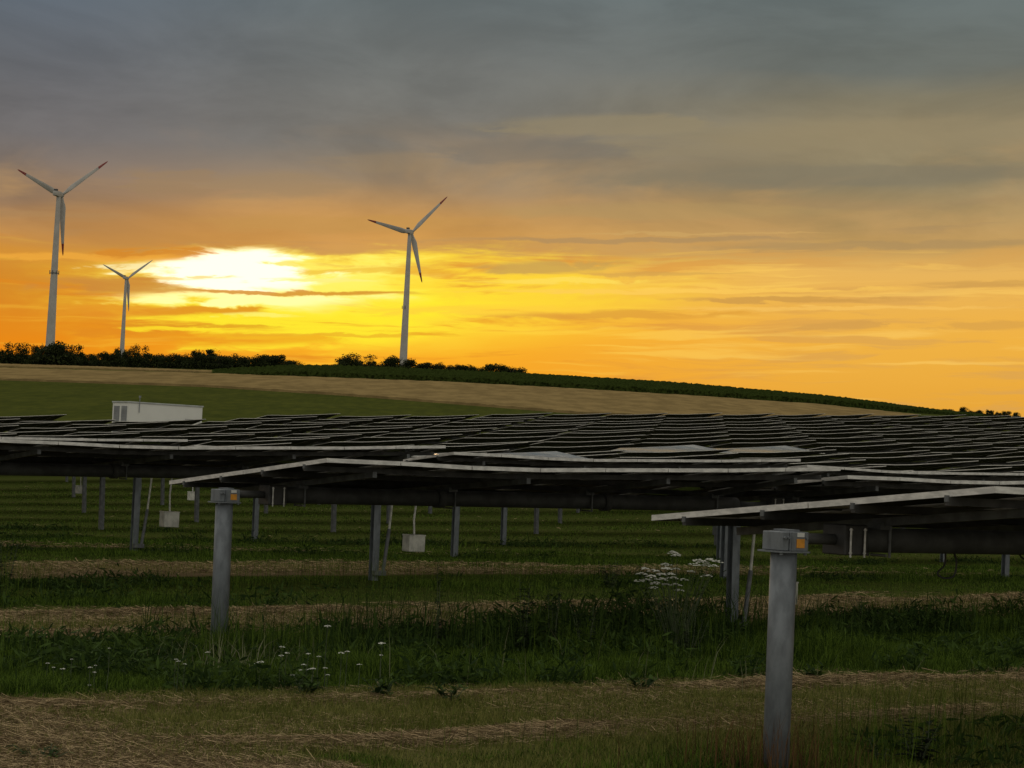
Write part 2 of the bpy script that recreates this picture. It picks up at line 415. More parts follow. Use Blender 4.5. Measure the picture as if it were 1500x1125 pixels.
class MB:
    """collects shapes for one mesh"""
    def __init__(s): s.v = []; s.f = []; s.mi = []; s.mats = []; s.cur = 0
    def use(s, m_):
        if m_ not in s.mats: s.mats.append(m_)
        s.cur = s.mats.index(m_); return s
    def add(s, vs, fs):
        b = len(s.v); s.v += [tuple(v) for v in vs]; s.f += [tuple(b + i for i in f) for f in fs]; s.mi += [s.cur] * len(fs)
    def box(s, c, d, M=None, bev=0.0):
        bm = bmesh.new(); bmesh.ops.create_cube(bm, size=1.0)
        for v in bm.verts: v.co = Vector((v.co.x * d[0], v.co.y * d[1], v.co.z * d[2]))
        if bev: bmesh.ops.bevel(bm, geom=bm.edges[:], offset=bev, segments=2, affect='EDGES', profile=.5)
        bm.verts.ensure_lookup_table()
        vs = [(M @ v.co if M else v.co) + Vector(c) for v in bm.verts]
        s.add(vs, [[v.index for v in f.verts] for f in bm.faces]); bm.free()
    def tube(s, pts, rads, n=12, cap=True):
        pts = [Vector(p) for p in pts]
        if not isinstance(rads, (list, tuple)): rads = [rads] * len(pts)
        vs = []; prev = None
        for i, p in enumerate(pts):
            d = (pts[min(i + 1, len(pts) - 1)] - pts[max(i - 1, 0)]).normalized()
            a = prev if prev is not None else (Vector((0, 0, 1)) if abs(d.z) < .9 else Vector((1, 0, 0)))
            x = a - d * a.dot(d); x.normalize(); prev = x; y = d.cross(x)
            for k in range(n):
                t_ = 2 * math.pi * k / n
                vs.append(p + (x * math.cos(t_) + y * math.sin(t_)) * rads[i])
        fs = []
        for i in range(len(pts) - 1):
            for k in range(n):
                k2 = (k + 1) % n
                fs.append((i * n + k, i * n + k2, (i + 1) * n + k2, (i + 1) * n + k))
        if cap:
            fs.append(tuple(range(n))[::-1]); fs.append(tuple((len(pts) - 1) * n + k for k in range(n)))
        s.add(vs, fs)
    def build(s, name, parent=None, smooth=False):
        me = mesh_np(name, s.v, s.f, s.mats, s.mi)
        if smooth:
            me.polygons.foreach_set('use_smooth', [True] * len(me.polygons))
            me.set_sharp_from_angle(angle=R(40))
        return link(name, me, parent)
    def mesh(s, name): return mesh_np(name, s.v, s.f, s.mats, s.mi)

# ------------------------------------------------------------------ ground sheet (polar grid round the camera)
def ground_material():
    m = bpy.data.materials.new('ground'); m.use_nodes = True
    k = NT(m.node_tree); b = k.n('ShaderNodeBsdfPrincipled'); o = k.n('ShaderNodeOutputMaterial')
    m.node_tree.links.new(b.outputs[0], o.inputs[0]); b.inputs['Roughness'].default_value = 0.95
    b.inputs['Specular IOR Level'].default_value = 0.0
    t_ = k.n('ShaderNodeTexCoord'); sp = k.n('ShaderNodeSeparateXYZ'); k.inp(sp.inputs[0], t_.outputs['Object'])
    x, y, z = sp.outputs
    v = k.m('ADD', k.m('MULTIPLY', k.m('SUBTRACT', x, AX), V.x), k.m('MULTIPLY', k.m('SUBTRACT', y, AY), V.y))
    u = k.m('ADD', k.m('MULTIPLY', k.m('SUBTRACT', x, AX), U.x), k.m('MULTIPLY', k.m('SUBTRACT', y, AY), U.y))
    wob = k.m('MULTIPLY', k.m('SUBTRACT', k.noise(k.vec(k.m('MULTIPLY', u, .35), k.m('MULTIPLY', v, .5)), 1, 3), .5), 1.2)
    vv = k.m('ADD', v, wob)
    vm = k.m('FLOORED_MODULO', vv, 9.8)
    aisle = k.m('MULTIPLY', k.smooth(vm, 3.0, 3.5), k.smooth(vm, 6.9, 6.4))
    def hump(c, h): return k.smooth(k.m('ABSOLUTE', k.m('SUBTRACT', vm, c)), h, h * .45)
    win = k.m('MAXIMUM', hump(3.75, .5), hump(6.3, .5))
    n = k.noise(t_.outputs['Object'], 2.5, 6, .7); nb_ = k.noise(t_.outputs['Object'], .35, 4, .6)
    grass = k.mix(n, (.028, .038, .009), (.066, .080, .018))
    mown = k.mix(n, (.066, .062, .020), (.135, .118, .046))
    straw = k.mix(k.noise(t_.outputs['Object'], 9, 6, .75), (.075, .052, .030), (.24, .175, .10))
    aisle = k.m('MAXIMUM', k.m('MULTIPLY', aisle, k.smooth(y, 54, 42, .12, 1)), k.m('MULTIPLY', k.smooth(v, -6.0, -6.6), k.smooth(nb_, .35, .6, .3, .9)))
    win = k.m('MULTIPLY', win, k.smooth(y, 52, 40, .0, 1))
    c = k.mix(aisle, grass, mown)
    brown = k.m('MULTIPLY', k.m('MULTIPLY', aisle, k.smooth(v, 1.0, 3.0)), k.smooth(nb_, .25, .6, .35, .95))
    c = k.mix(k.m('MULTIPLY', brown, k.smooth(y, 60, 46)), c, k.mix(n, (.070, .048, .026), (.17, .125, .065)))
    c = k.mix(k.m('MULTIPLY', win, k.smooth(nb_, .3, .6, .15, .9)), c, straw)
    earth = k.m('MULTIPLY', k.smooth(k.m('ADD', u, k.m('MULTIPLY', wob, 1.2)), -4.8, -5.8), k.smooth(v, -3.2, -4.2))
    c = k.mix(k.m('MULTIPLY', earth, .85), c, k.mix(k.noise(t_.outputs['Object'], 14, 6, .75), (.12, .085, .052), (.33, .25, .15)))
    far = k.smooth(y, 120, 190)
    meadow = k.mix(k.noise(k.vec(k.m('MULTIPLY', x, .09), k.m('MULTIPLY', y, .035)), 1, 8, .72), (.024, .035, .009), (.078, .084, .020))
    fine = k.noise(k.vec(k.m('MULTIPLY', x, .6), k.m('MULTIPLY', y, .14)), 1, 4, .65)
    meadow = k.mix(k.smooth(fine, .35, .7), meadow, k.mix(1.0, meadow, (1.35, 1.3, 1.1), 'MULTIPLY'))
    c = k.mix(far, c, meadow)
    k.inp(b.inputs['Base Color'], c)
    bp = k.n('ShaderNodeBump'); bp.inputs['Strength'].default_value = .6; bp.inputs['Distance'].default_value = .06
    k.inp(bp.inputs['Height'], n); m.node_tree.links.new(bp.outputs[0], b.inputs['Normal'])
    return m
ths = np.concatenate([np.arange(-180, -20, 4), np.arange(-20, 20.01, 0.4), np.arange(24, 180, 4)])
ths = np.radians(ths)
rs = np.concatenate([[0.01], np.geomspace(2, 700, 230), np.geomspace(720, 9000, 50)])
TT, RR = np.meshgrid(ths, rs)
gx, gy_ = RR * np.sin(TT), RR * np.cos(TT)
gz_ = G(gx, gy_)
far_drop = np.clip((RR - 3200) / 3000, 0, 2)
gz_ = gz_ - far_drop * 60
nT = len(ths)
verts = np.stack([gx, gy_, gz_], -1).reshape(-1, 3)
ii, jj = np.meshgrid(np.arange(len(rs) - 1), np.arange(nT), indexing='ij')
j2 = (jj + 1) % nT
quads = np.stack([ii * nT + jj, (ii + 1) * nT + jj, (ii + 1) * nT + j2, ii * nT + j2], -1).reshape(-1, 4)[:, ::-1]
gm = mesh_fast('ground', verts, None, quads, [ground_material()])
gm.polygons.foreach_set('use_smooth', [True] * len(gm.polygons))
setp(link('ground', gm), kind='structure')

# ------------------------------------------------------------------ fields on the hill
def crop(name, xs, lows, highs, height, m_, label, bumpy=0.0, nt=14):
    pts = []; top = []
    cols = np.linspace(xs[0], xs[-1], 150)
    lo = np.interp(cols, xs, lows); hi = np.interp(cols, xs, highs)
    for i, px in enumerate(cols):
        d1, a = hit(px, lo[i]); d2, _ = hit(px, hi[i])
        if hi[i] < 0 or d2 <= d1: d2 = d1 + 4
        row = []
        for t_ in np.linspace(0, 1, nt):
            d = d1 + (d2 - d1) * t_
            row.append((a * d, d))
        pts.append(row)
    pts = np.array(pts)
    Z = G(pts[..., 0], pts[..., 1])
    bump = rng.random(Z.shape) * bumpy
    vs = [tuple(p) for p in np.concatenate([pts, (Z + height + bump)[..., None]], -1).reshape(-1, 3)]
    n0 = len(cols); fs = []
    for i in range(n0 - 1):
        for j in range(nt - 1):
            fs.append((i * nt + j, (i + 1) * nt + j, (i + 1) * nt + j + 1, i * nt + j + 1))
    b = len(vs)                                         # standing edge towards us
    for i in range(n0): vs.append((pts[i, 0, 0], pts[i, 0, 1] - .05, Z[i, 0] - .3))
    for i in range(n0 - 1): fs.append((b + i, b + i + 1, (i + 1) * nt, i * nt))
    o = link(name, mesh_np(name, vs, fs, [m_]))
    return setp(o, label, kind='stuff', cat='crop')
MT['wheat'] = mat('ripe_wheat', (.225, .160, .068), .95, 0, .11, .3, detail=6, stretch=(1, .25, 1), spec=0)
MT['maize'] = mat('maize_leaves', (.028, .040, .009), .95, 0, .35, 1.6, detail=8, spec=0)
crop('wheat_field', [-60, 0, 300, 500, 650, 750, 850, 1000, 1200, 1345],
     [555, 557, 567, 579.5, 591, 599, 607, 613, 613, 611], [540.5, 541, 549, 556, 561.5, 567, 572, 581, 594.5, 610],
     .35, MT['wheat'], 'pale ripe wheat field lying across the hillside below the dark crop', .12)
crop('wheat_strip', [-60, 0, 200, 310], [537.5, 538, 543, 546.5], [534, 534.5, 540.5, 544.5], .3, MT['wheat'],
     'thin pale strip of wheat in front of the hedge on the hilltop', .1, 5)
def maize():
    xs = np.linspace(312, 1440, 420)
    lowc = np.interp(xs, [312, 500, 650, 760, 850, 1000, 1200, 1345, 1400, 1440], [549.5, 556, 561.5, 567, 572, 581, 594.5, 605.5, 609, 611])
    vs = []; fs = []
    nj = 16
    for i, px in enumerate(xs):
        d1, a = hit(px, lowc[i])
        taper = min(1, (px - 300) / 120, max(.25, (1500 - px) / 260))
        d2 = D_T + 35
        d1 = min(d1, D_T - 6)
        for j in range(nj):
            t_ = max(0, j - 1) / (nj - 2)
            d = d1 + (d2 - d1) * t_
            h = 0 if j == 0 else (1.35 * taper + random.uniform(-.22, .25))
            vs.append((a * d, d + (0 if j else -.1), g(a * d, d) + h - (.2 if j == 0 else 0)))
    for i in range(len(xs) - 1):
        for j in range(nj - 1):
            fs.append((i * nj + j, (i + 1) * nj + j, (i + 1) * nj + j + 1, i * nj + j + 1))
    setp(link('maize_field', mesh_np('maize_field', vs, fs, [MT['maize']])), 'dark green maize crop running along the crest of the hill', 'crop', kind='stuff')
maize()

# ------------------------------------------------------------------ solar tables
NM, MW, ML = 8, 1.045, 2.0
PU, PV = 8.5, 9.8
TZ = 2.20                         # height of the table plane over the tube line
TUBE_Z = 1.90
FS = [0, -.01, -.035, -.037, -.01, .014, .037, .075, .11]   # twist of the near edge along the table
TILT = math.tan(R(5.6))
TH = 0.050
def plane_z(s, y, tilt, tw=1.0):
    f = np.interp(s, range(9), FS)
    return TZ - y * tilt - y / 2 * f * tw
def module_shape(mb, s0, s1, y0, y1, tilt, tw=1.0, detail=True):
    x0, x1 = s0 * MW, s1 * MW
    gp = .008
    c = [(x0 + gp, y0 + gp), (x1 - gp, y0 + gp), (x1 - gp, y1 - gp), (x0 + gp, y1 - gp)]
    zz = [plane_z(s, y, tilt, tw) for s, y in ((s0, y0), (s1, y0), (s1, y1), (s0, y1))]
    top = [(c[i][0], c[i][1], zz[i]) for i in range(4)]
    bot = [(c[i][0], c[i][1], zz[i] - TH) for i in range(4)]
    mb.use(MT['alu' if detail else 'alu_far'])
    mb.add(top + bot, [(0, 1, 5, 4), (1, 2, 6, 5), (2, 3, 7, 6), (3, 0, 4, 7)])
    if detail:
        w_ = .030                                        # frame rim seen from above and below
        cx, cy = (x0 + x1) / 2, (y0 + y1) / 2
        def inset(p, k): return (p[0] + math.copysign(k, cx - p[0]), p[1] + math.copysign(k, cy - p[1]), p[2])
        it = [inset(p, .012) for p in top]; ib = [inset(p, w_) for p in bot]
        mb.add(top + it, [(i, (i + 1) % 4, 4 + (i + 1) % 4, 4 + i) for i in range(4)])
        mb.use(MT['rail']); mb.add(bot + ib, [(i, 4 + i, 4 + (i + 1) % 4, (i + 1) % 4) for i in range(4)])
        gt = [(p[0], p[1], p[2] - .003) for p in it]; gb = [(p[0], p[1], p[2] + TH - .012) for p in ib]
    else:
        gt = [(p[0], p[1], p[2] - .001) for p in top]; gb = [(p[0], p[1], p[2] + .002) for p in bot]
    mb.use(MT['glass']); mb.add(gt, [(0, 1, 2, 3)])
    mb.use(MT['back']); mb.add(gb, [(3, 2, 1, 0)])
    if detail:                                           # junction box and leads on the back
        jx, jy = (x0 + x1) / 2, y0 + .25
        jz = float(plane_z((s0 + s1) / 2, jy, tilt, tw)) - .03
        mb.use(MT['cable']); mb.box((jx, jy, jz), (.14, .1, .03))

def H_post(mb, x, y, z0, z1, b=.14, h=.12):
    mb.box((x, y, (z0 + z1) / 2), (.010, h - .02, z1 - z0))
    for s in (-1, 1): mb.box((x, y + s * (h / 2 - .005), (z0 + z1) / 2), (b, .010, z1 - z0))

# shared meshes of the near, detailed tables
near_mods = []
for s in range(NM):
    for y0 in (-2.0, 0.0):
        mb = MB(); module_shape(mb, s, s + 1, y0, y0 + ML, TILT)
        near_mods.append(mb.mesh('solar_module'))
def rail_mesh():
    out_ = []
    for y in (-1.55, -.55, .5, 1.5):
        mb = MB().use(MT['rail'])
        pts = [(s * MW + (-.03 if s == 0 else .03 if s == 8 else 0), y, float(plane_z(s, y, TILT)) - TH - .035) for s in range(9)]
        for i in range(8):
            a, b = Vector(pts[i]), Vector(pts[i + 1]); d = b - a
            mb.box((a + b) / 2, (d.length, .045, .065), d.to_track_quat('X', 'Z').to_matrix())
        mb.use(MT['galv_dark']).box(Vector(pts[0]) + Vector((-.004, 0, .02)), (.016, .04, .05))
        out_.append(mb.mesh('purlin'))
    return out_
rails = rail_mesh()
def beam_mesh(s):
    mb = MB().use(MT['galv_dark'])
    za, zb = float(plane_z(s, -1.75, TILT)) - TH - .10, float(plane_z(s, 1.75, TILT)) - TH - .10
    a, b = Vector((s * MW, -1.75, za)), Vector((s * MW, 1.75, zb)); d = b - a
    mb.box((a + b) / 2, (d.length, .06, .07), d.to_track_quat('X', 'Z').to_matrix())
    mb.box((s * MW, 0, TUBE_Z + .12), (.14, .16, .06))
    mb.tube([(s * MW, -.09, TUBE_Z - .125), (s * MW, .09, TUBE_Z - .125)], .012, 6)
    for sg in (-1, 1): mb.tube([(s * MW, sg * .125, TUBE_Z - .14), (s * MW, sg * .125, TUBE_Z + .16)], .012, 6)
    return mb.mesh('cross_beam')
beams = [beam_mesh(s) for s in (.8, 3.0, 5.2, 7.4)]
mb = MB().use(MT['tube']); mb.tube([(.34 + i * ((PU - .64) / 4), 0, TUBE_Z) for i in range(5)], .105, 20)
mb.tube([(-.24, 0, TUBE_Z), (.36, 0, TUBE_Z)], .045, 12)
for x in (2.9, 5.7):
    mb.tube([(x, 0, TUBE_Z), (x + .12, 0, TUBE_Z)], .128, 20)
tube_me = mb.mesh('torque_tube'); tube_me.polygons.foreach_set('use_smooth', [len(p.vertices) == 4 for p in tube_me.polygons])
mb = MB().use(MT['rail']); mb.box((.44, 0, TUBE_Z), (.26, .27, .25), bev=.012)
splice_me = mb.mesh('splice_clamp')
ubolts = []
for x in (.36, .52):
    mb = MB().use(MT['alu'])
    mb.tube([(x, -.15, TUBE_Z - .14), (x, -.15, TUBE_Z + .10)], .009, 8)
    for z in (-.11, .08): mb.tube([(x, -.15, TUBE_Z + z), (x, -.15, TUBE_Z + z + .012)], .015, 6)
    ubolts.append(mb.mesh('clamp_bolt'))
PX = -.24
# end post: thick pipe with bearing box
mb = MB().use(MT['galv']); mb.tube([(PX, 0, -.35), (PX, 0, 1.0), (PX, 0, TUBE_Z - .10)], [.108, .108, .108], 28)
endpost_me = mb.mesh('post'); endpost_me.polygons.foreach_set('use_smooth', [len(p.vertices) == 4 for p in endpost_me.polygons])
mb = MB().use(MT['galv'])
mb.box((PX, 0, TUBE_Z - .105), (.31, .29, .014))
mb.box((PX - .095, 0, TUBE_Z - .02), (.07, .24, .15), bev=.006)
mb.box((PX + .045, 0, TUBE_Z - .02), (.20, .26, .155), bev=.006)
mb.box((PX + .02, 0, TUBE_Z + .066), (.12, .18, .016)); mb.box((PX - .035, -.132, TUBE_Z - .02), (.016, .012, .15))
for x in (PX - .115, PX - .08, PX + .12):
    mb.tube([(x, -.12, TUBE_Z + .01), (x, -.142, TUBE_Z + .01)], .012, 8)
for sg in (-1, 1): mb.tube([(PX + sg * .13, -.11, TUBE_Z - .10), (PX + sg * .13, -.11, TUBE_Z - .13)], .014, 8)
bearing_me = mb.mesh('bearing_box')
mb = MB().use(MT['label_orange']); mb.box((PX + .055, -.133, TUBE_Z - .035), (.085, .006, .072))
sticker_me = mb.mesh('warning_sticker')
mb = MB().use(MT['label_white']); mb.box((PX + .055, -.133, TUBE_Z + .034), (.075, .006, .034))
tag_me = mb.mesh('white_label')
# inner drive post with actuator
mb = MB().use(MT['galv']); H_post(mb, -.30, 0, -.4, TUBE_Z - .09)
mb.box((-.30, 0, TUBE_Z - .07), (.30, .26, .05), bev=.008)
drive_me = mb.mesh('post')
mb = MB().use(MT['box']); mb.tube([(-.02, -.16, TUBE_Z - .05), (-.10, -.16, .95)], .022, 10)
mb.use(MT['galv_dark']); mb.tube([(-.10, -.16, .95), (-.20, -.15, .14)], .034, 10); mb.box((-.25, -.11, .14), (.24, .12, .09), bev=.01)
act_me = mb.mesh('actuator')

def near_table(i, j, label, first, z_adj=0.0, name='solar_table'):
    u, v = j * PU, i * PV + 2.0
    du = -.86 if i == -1 else 0
    if i == -1: v -= 1.2
    x, y = xy_of(u + du, v); z = g(x, y)
    x2, y2 = xy_of(u + du + 8.36, v)
    root = empty(name, (x, y, z + z_adj), math.atan2(U.y, U.x))
    root.rotation_euler = (0, -math.atan2(g(x2, y2) - z, 8.36), math.atan2(U.y, U.x))
    setp(root, label, 'solar table', 'solar tables of the solar park')
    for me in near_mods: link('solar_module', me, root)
    for me in rails: link('purlin', me, root)
    for me in beams: link('cross_beam', me, root)
    link('torque_tube', tube_me, root)
    c = link('splice_clamp', splice_me, root)
    for me in ubolts: link('clamp_bolt', me, c)
    if first:
        link('post', endpost_me, root)
        b = link('bearing_box', bearing_me, root)
        link('warning_sticker', sticker_me, b); link('white_label', tag_me, b)
    else:
        link('post', drive_me, root)
        if j == 1: link('actuator', act_me, root)
    return root

def far_mesh(tilt, tw, detail, th=.031):
    global TH
    keep_th = TH; TH = th
    mb = MB()
    for s in range(NM):
        for y0 in (-2.0, 0.0): module_shape(mb, s, s + 1, y0, y0 + ML, tilt, tw, False)
    mb.use(MT['tube']); mb.tube([(-.15, 0, TUBE_Z), (8.36, 0, TUBE_Z)], .105, 8)
    mb.use(MT['galv_dark']); mb.box((-.3, 0, (TUBE_Z - .5) / 2), (.14, .12, TUBE_Z + .5))
    TH = keep_th
    return mb.mesh('solar_table')
far_meshes = [far_mesh(math.tan(R(a)), t_, False) for a, t_ in ((7.0, 1.1), (6.7, .9), (7.4, 1.2), (6.8, 1.1), (7.2, .8), (6.5, 1.0), (7.6, 1.0))]
flat_me = far_mesh(math.tan(R(-3.9)), -.8, False)
NEAR_LABELS = {
    (-1, 0): 'nearest solar table, at right, its low left corner over the right thick post',
    (0, 0): 'long solar table across the middle, its left end over the left thick post',
    (0, 1): 'solar table at right behind the nearest one, in line with the long middle table',
    (1, 0): 'solar table at left whose bright front edge runs above the long middle table',
}
ROW_LABELS = {
    (1, 1): 'solar table right behind the long middle table, its left corner showing above its centre',
    (1, 2): 'solar table behind the gap between the long middle table and its right neighbour',
    (1, 3): 'solar table cut by the right picture edge, one row behind the nearest pair there',
    (2, 0): 'solar table at the left picture edge, second bright edge above the left hanging box',
    (2, 1): 'solar table whose front edge ends above the left corner of the long middle table',
    (2, 2): 'solar table low behind the long middle table, its post right of the largest hanging box',
    (2, 3): 'solar table low behind the right thick post, almost hidden by the nearest table',
    (2, 4): 'solar table low at the right picture edge, almost hidden behind the front rows',
    (3, 0): 'solar table barely showing at the left picture edge behind the left front tables',
    (3, 1): 'solar table on a slim post near the left picture edge, third row back',
    (3, 2): 'solar table on a slim post seen just right of the left thick post, mostly hidden',
    (3, 3): 'solar table hidden low in the dip straight behind the long middle table',
}

cells = []
for i in range(-1, 24):
    for j in range(0, 34):
        u0, v0 = j * PU, i * PV
        pts = [xy_of(u0 + a, v0 + b) for a in (0, 8.36) for b in (0, 4)]
        aa = [p[0] / p[1] for p in pts]
        if min(aa) > .242 or max(aa) < -.242: continue
        y = np.mean([p[1] for p in pts]); a = np.mean(aa)
        if y > float(d_edge(a)) - 4: continue
        cells.append((i, j, y, a))
def px_of(P):
    d = Vector(P) - Vector((0, 0, EYE)); k = d.dot(fwd)
    return 750 + FPX * d.dot(camR) / k, 562.5 - FPX * d.dot(camU) / k
def corner_px(i, j):
    x, y = xy_of(j * PU, i * PV); return px_of((x, y, g(x, y) + TZ + .2))
def nearest_cell(px, py, want_d):
    best = None
    for (i, j, y, a) in cells:
        q = corner_px(i, j); e = (q[0] - px) ** 2 + 4 * (q[1] - py) ** 2 + (y - want_d) ** 2 * .3
        if best is None or e < best[0]: best = (e, i, j)
    return best[1:]
fa = min(((abs(corner_px(i, j)[0] - 712) + abs(y - 101) * 2), i, j) for (i, j, y, a) in cells if 80 < y < 115)[1:]
fa_y = [c[2] for c in cells if c[:2] == fa][0]
FLAT_LIFT = max(0, (corner_px(*fa)[1] - 665) * fa_y / FPX)
fb = nearest_cell(922, 653, 152)
FLAT = {fa: 'flat-lying solar table with pale shining top, alone left of the other two shining ones',
        fb: 'left one of the adjoining pair of solar tables with pale shining tops',
        (fb[0], fb[1] + 1): 'right one of the adjoining pair of solar tables with pale shining tops'}
n_far = 0
for (i, j, y, a) in cells:
    if (i, j) in NEAR_LABELS:
        near_table(i, j, NEAR_LABELS[(i, j)], j == 0); continue
    if y < 70 and (i, j) not in FLAT:
        near_table(i, j, ROW_LABELS.get((i, j), 'dark solar table mostly hidden behind the front rows'), j == 0)
        continue
    x, yy = xy_of(j * PU, i * PV + 2.0); z = g(x, yy)
    x2, y2 = xy_of(j * PU + 8.36, i * PV + 2.0)
    o = link('solar_table', flat_me if (i, j) in FLAT else random.choice(far_meshes))
    o.location = (x, yy, z + random.uniform(-.06, .06) + (FLAT_LIFT if (i, j) == fa else 0))
    o.rotation_euler = (0, -math.atan2(g(x2, y2) - z, 8.36) + R(random.uniform(-.2, .2) - .7), math.atan2(U.y, U.x))
    if (i, j) in FLAT: lab = FLAT[(i, j)]
    else:
        zone = 'left' if a < -.08 else 'right' if a > .09 else 'middle'
        depth_ = 'foremost distant' if y < 150 else 'middle distant' if y < 205 else 'hindmost'
        lab = 'dark solar table seen edge on among the %s rows, in the park %s third' % (depth_, zone)
    setp(o, lab, 'solar table', 'solar tables of the solar park'); n_far += 1
print('FA', fa, fa_y, FLAT_LIFT, corner_px(*fa), corner_px(fa[0], fa[1] + 1))
print('tables', len(cells), 'far', n_far, 'flat', list(FLAT))

# cables that hang below the nearest table
def hang(pts, label):
    mb = MB().use(MT['cable']); mb.tube(pts, .009, 6)
    setp(mb.build('hanging_cable', smooth=True), label, 'cable', 'cables hanging under the solar tables')
def curve(ctrl, n=24):
    ctrl = [Vector(c) for c in ctrl]; out_ = []
    for k in range(len(ctrl) - 1):
        p0, p1, p2, p3 = ctrl[max(k - 1, 0)], ctrl[k], ctrl[k + 1], ctrl[min(k + 2, len(ctrl) - 1)]
        for t_ in np.linspace(0, 1, 7, endpoint=(k == len(ctrl) - 2)):
            out_.append(.5 * ((2 * p1) + (p2 - p0) * t_ + (2 * p0 - 5 * p1 + 4 * p2 - p3) * t_ ** 2 + (-p0 + 3 * p1 - 3 * p2 + p3) * t_ ** 3))
    return out_
hang(curve([at_depth(x, y, 19.9) for x, y in ((1360, 782), (1382, 800), (1384, 826), (1374, 838), (1376, 844), (1387, 847), (1398, 842), (1401, 822), (1396, 806))]),
     'thin black cable loop hanging lowest under the nearest table at right')
hang(curve([at_depth(x, y, 20.6) for x, y in ((1330, 785), (1350, 803), (1372, 806), (1400, 801), (1420, 790))]), 'thin black cable sagging close under the tube of the nearest table')
hang(curve([at_depth(x, y, 20.6) for x, y in ((1470, 788), (1490, 802), (1496, 816), (1507, 818), (1520, 800))]), 'thin black cable drooping at the right edge of the picture under the nearest table')

# pale boxes that hang on rods beside drive posts
def hang_box(px, y_top, y_bot, wpx, depth, rod_top, label):
    c = at_depth(px, (y_top + y_bot) / 2, depth); k = depth / FPX
    wd, ht = wpx * k, (y_bot - y_top) * k
    root = empty('hanging_box', (c.x, c.y, c.z - ht / 2), R(36)); setp(root, label, 'box', 'pale boxes hanging under the solar tables')
    mb = MB().use(MT['box']); mb.box((0, 0, ht / 2), (wd * .9, wd * .62, ht), bev=.015); mb.box((0, 0, ht - .012), (wd * .93, wd * .65, .024), bev=.004)
    mb.build('casing', root)
    top = at_depth(px, rod_top, depth).z - (c.z - ht / 2)
    mb = MB().use(MT['alu']); mb.tube([(0, 0, ht), (-.02, 0, (ht + top) / 2), (.01, 0, top)], .02, 8); mb.build('rod', root)
hang_box(606, 783, 808, 31, 40.6, 738, 'largest pale hanging box, right of the leaning strut in the middle')
hang_box(248, 749, 772, 27, 48.6, 700, 'pale hanging box on a long white rod left of the left thick post')
hang_box(282, 720, 733, 14, 88, 690, 'small pale hanging box just left of the left thick post')
hang_box(118, 711, 723, 14, 90, 690, 'small pale hanging box nearest the left edge of the picture')
hang_box(1157, 852, 885, 22, 33.5, 745, 'pale box mostly hidden behind the right thick post')

# ------------------------------------------------------------------ transformer cabin
p0 = hit(190, 619, 60, 500)
def cabin():
    Y = 212.0
    P = at_depth(230, 620, Y); z = g(P.x, Y)
    top = at_depth(230, 591.5, Y).z
    Hh = max(2.2, top - z - .10)
    root = empty('transformer_cabin', (P.x, Y, z), R(37)); setp(root, 'white flat-roofed transformer cabin behind the solar tables at left', 'cabin')
    Lx, Ly = 7.9, 3.4
    mb = MB().use(MT['cabin']); mb.box((0, 0, Hh / 2), (Lx, Ly, Hh)); mb.build('wall', root)
    mb = MB().use(MT['roof']); mb.box((0, 0, Hh + .06), (Lx + .16, Ly + .16, .14), bev=.02); mb.build('roof', root)
    for y in (-.75, .8):
        mb = MB().use(MT['cabin_grey']); mb.box((-Lx / 2 - .02, y, Hh * .5), (.06, 1.1, Hh * .8), bev=.01)
        for k in range(8): mb.box((-Lx / 2 - .06, y, Hh * (.2 + .08 * k)), (.03, .95, .08))
        mb.build('door', root)
    mb = MB().use(MT['cabin_grey'])
    for c_, s_ in (((2.9, 0, Hh * .6), (1.5, .02, .04)), ((2.9, 0, Hh * .25), (1.5, .02, .04)), ((2.15, 0, Hh * .43), (.04, .02, Hh * .36)), ((3.65, 0, Hh * .43), (.04, .02, Hh * .36))):
        mb.box((c_[0], -Ly / 2 - .01, c_[2]), s_)
    mb.build('hatch_trim', root)
    mb = MB().use(MT['cabin_grey']); mb.tube([(-2.9, -Ly / 2 - .08, Hh - .9), (-2.9, -Ly / 2 - .08, Hh + .7)], .04, 8); mb.box((-2.9, -Ly / 2 - .08, Hh + .62), (.16, .16, .2)); mb.build('antenna', root)
cabin()

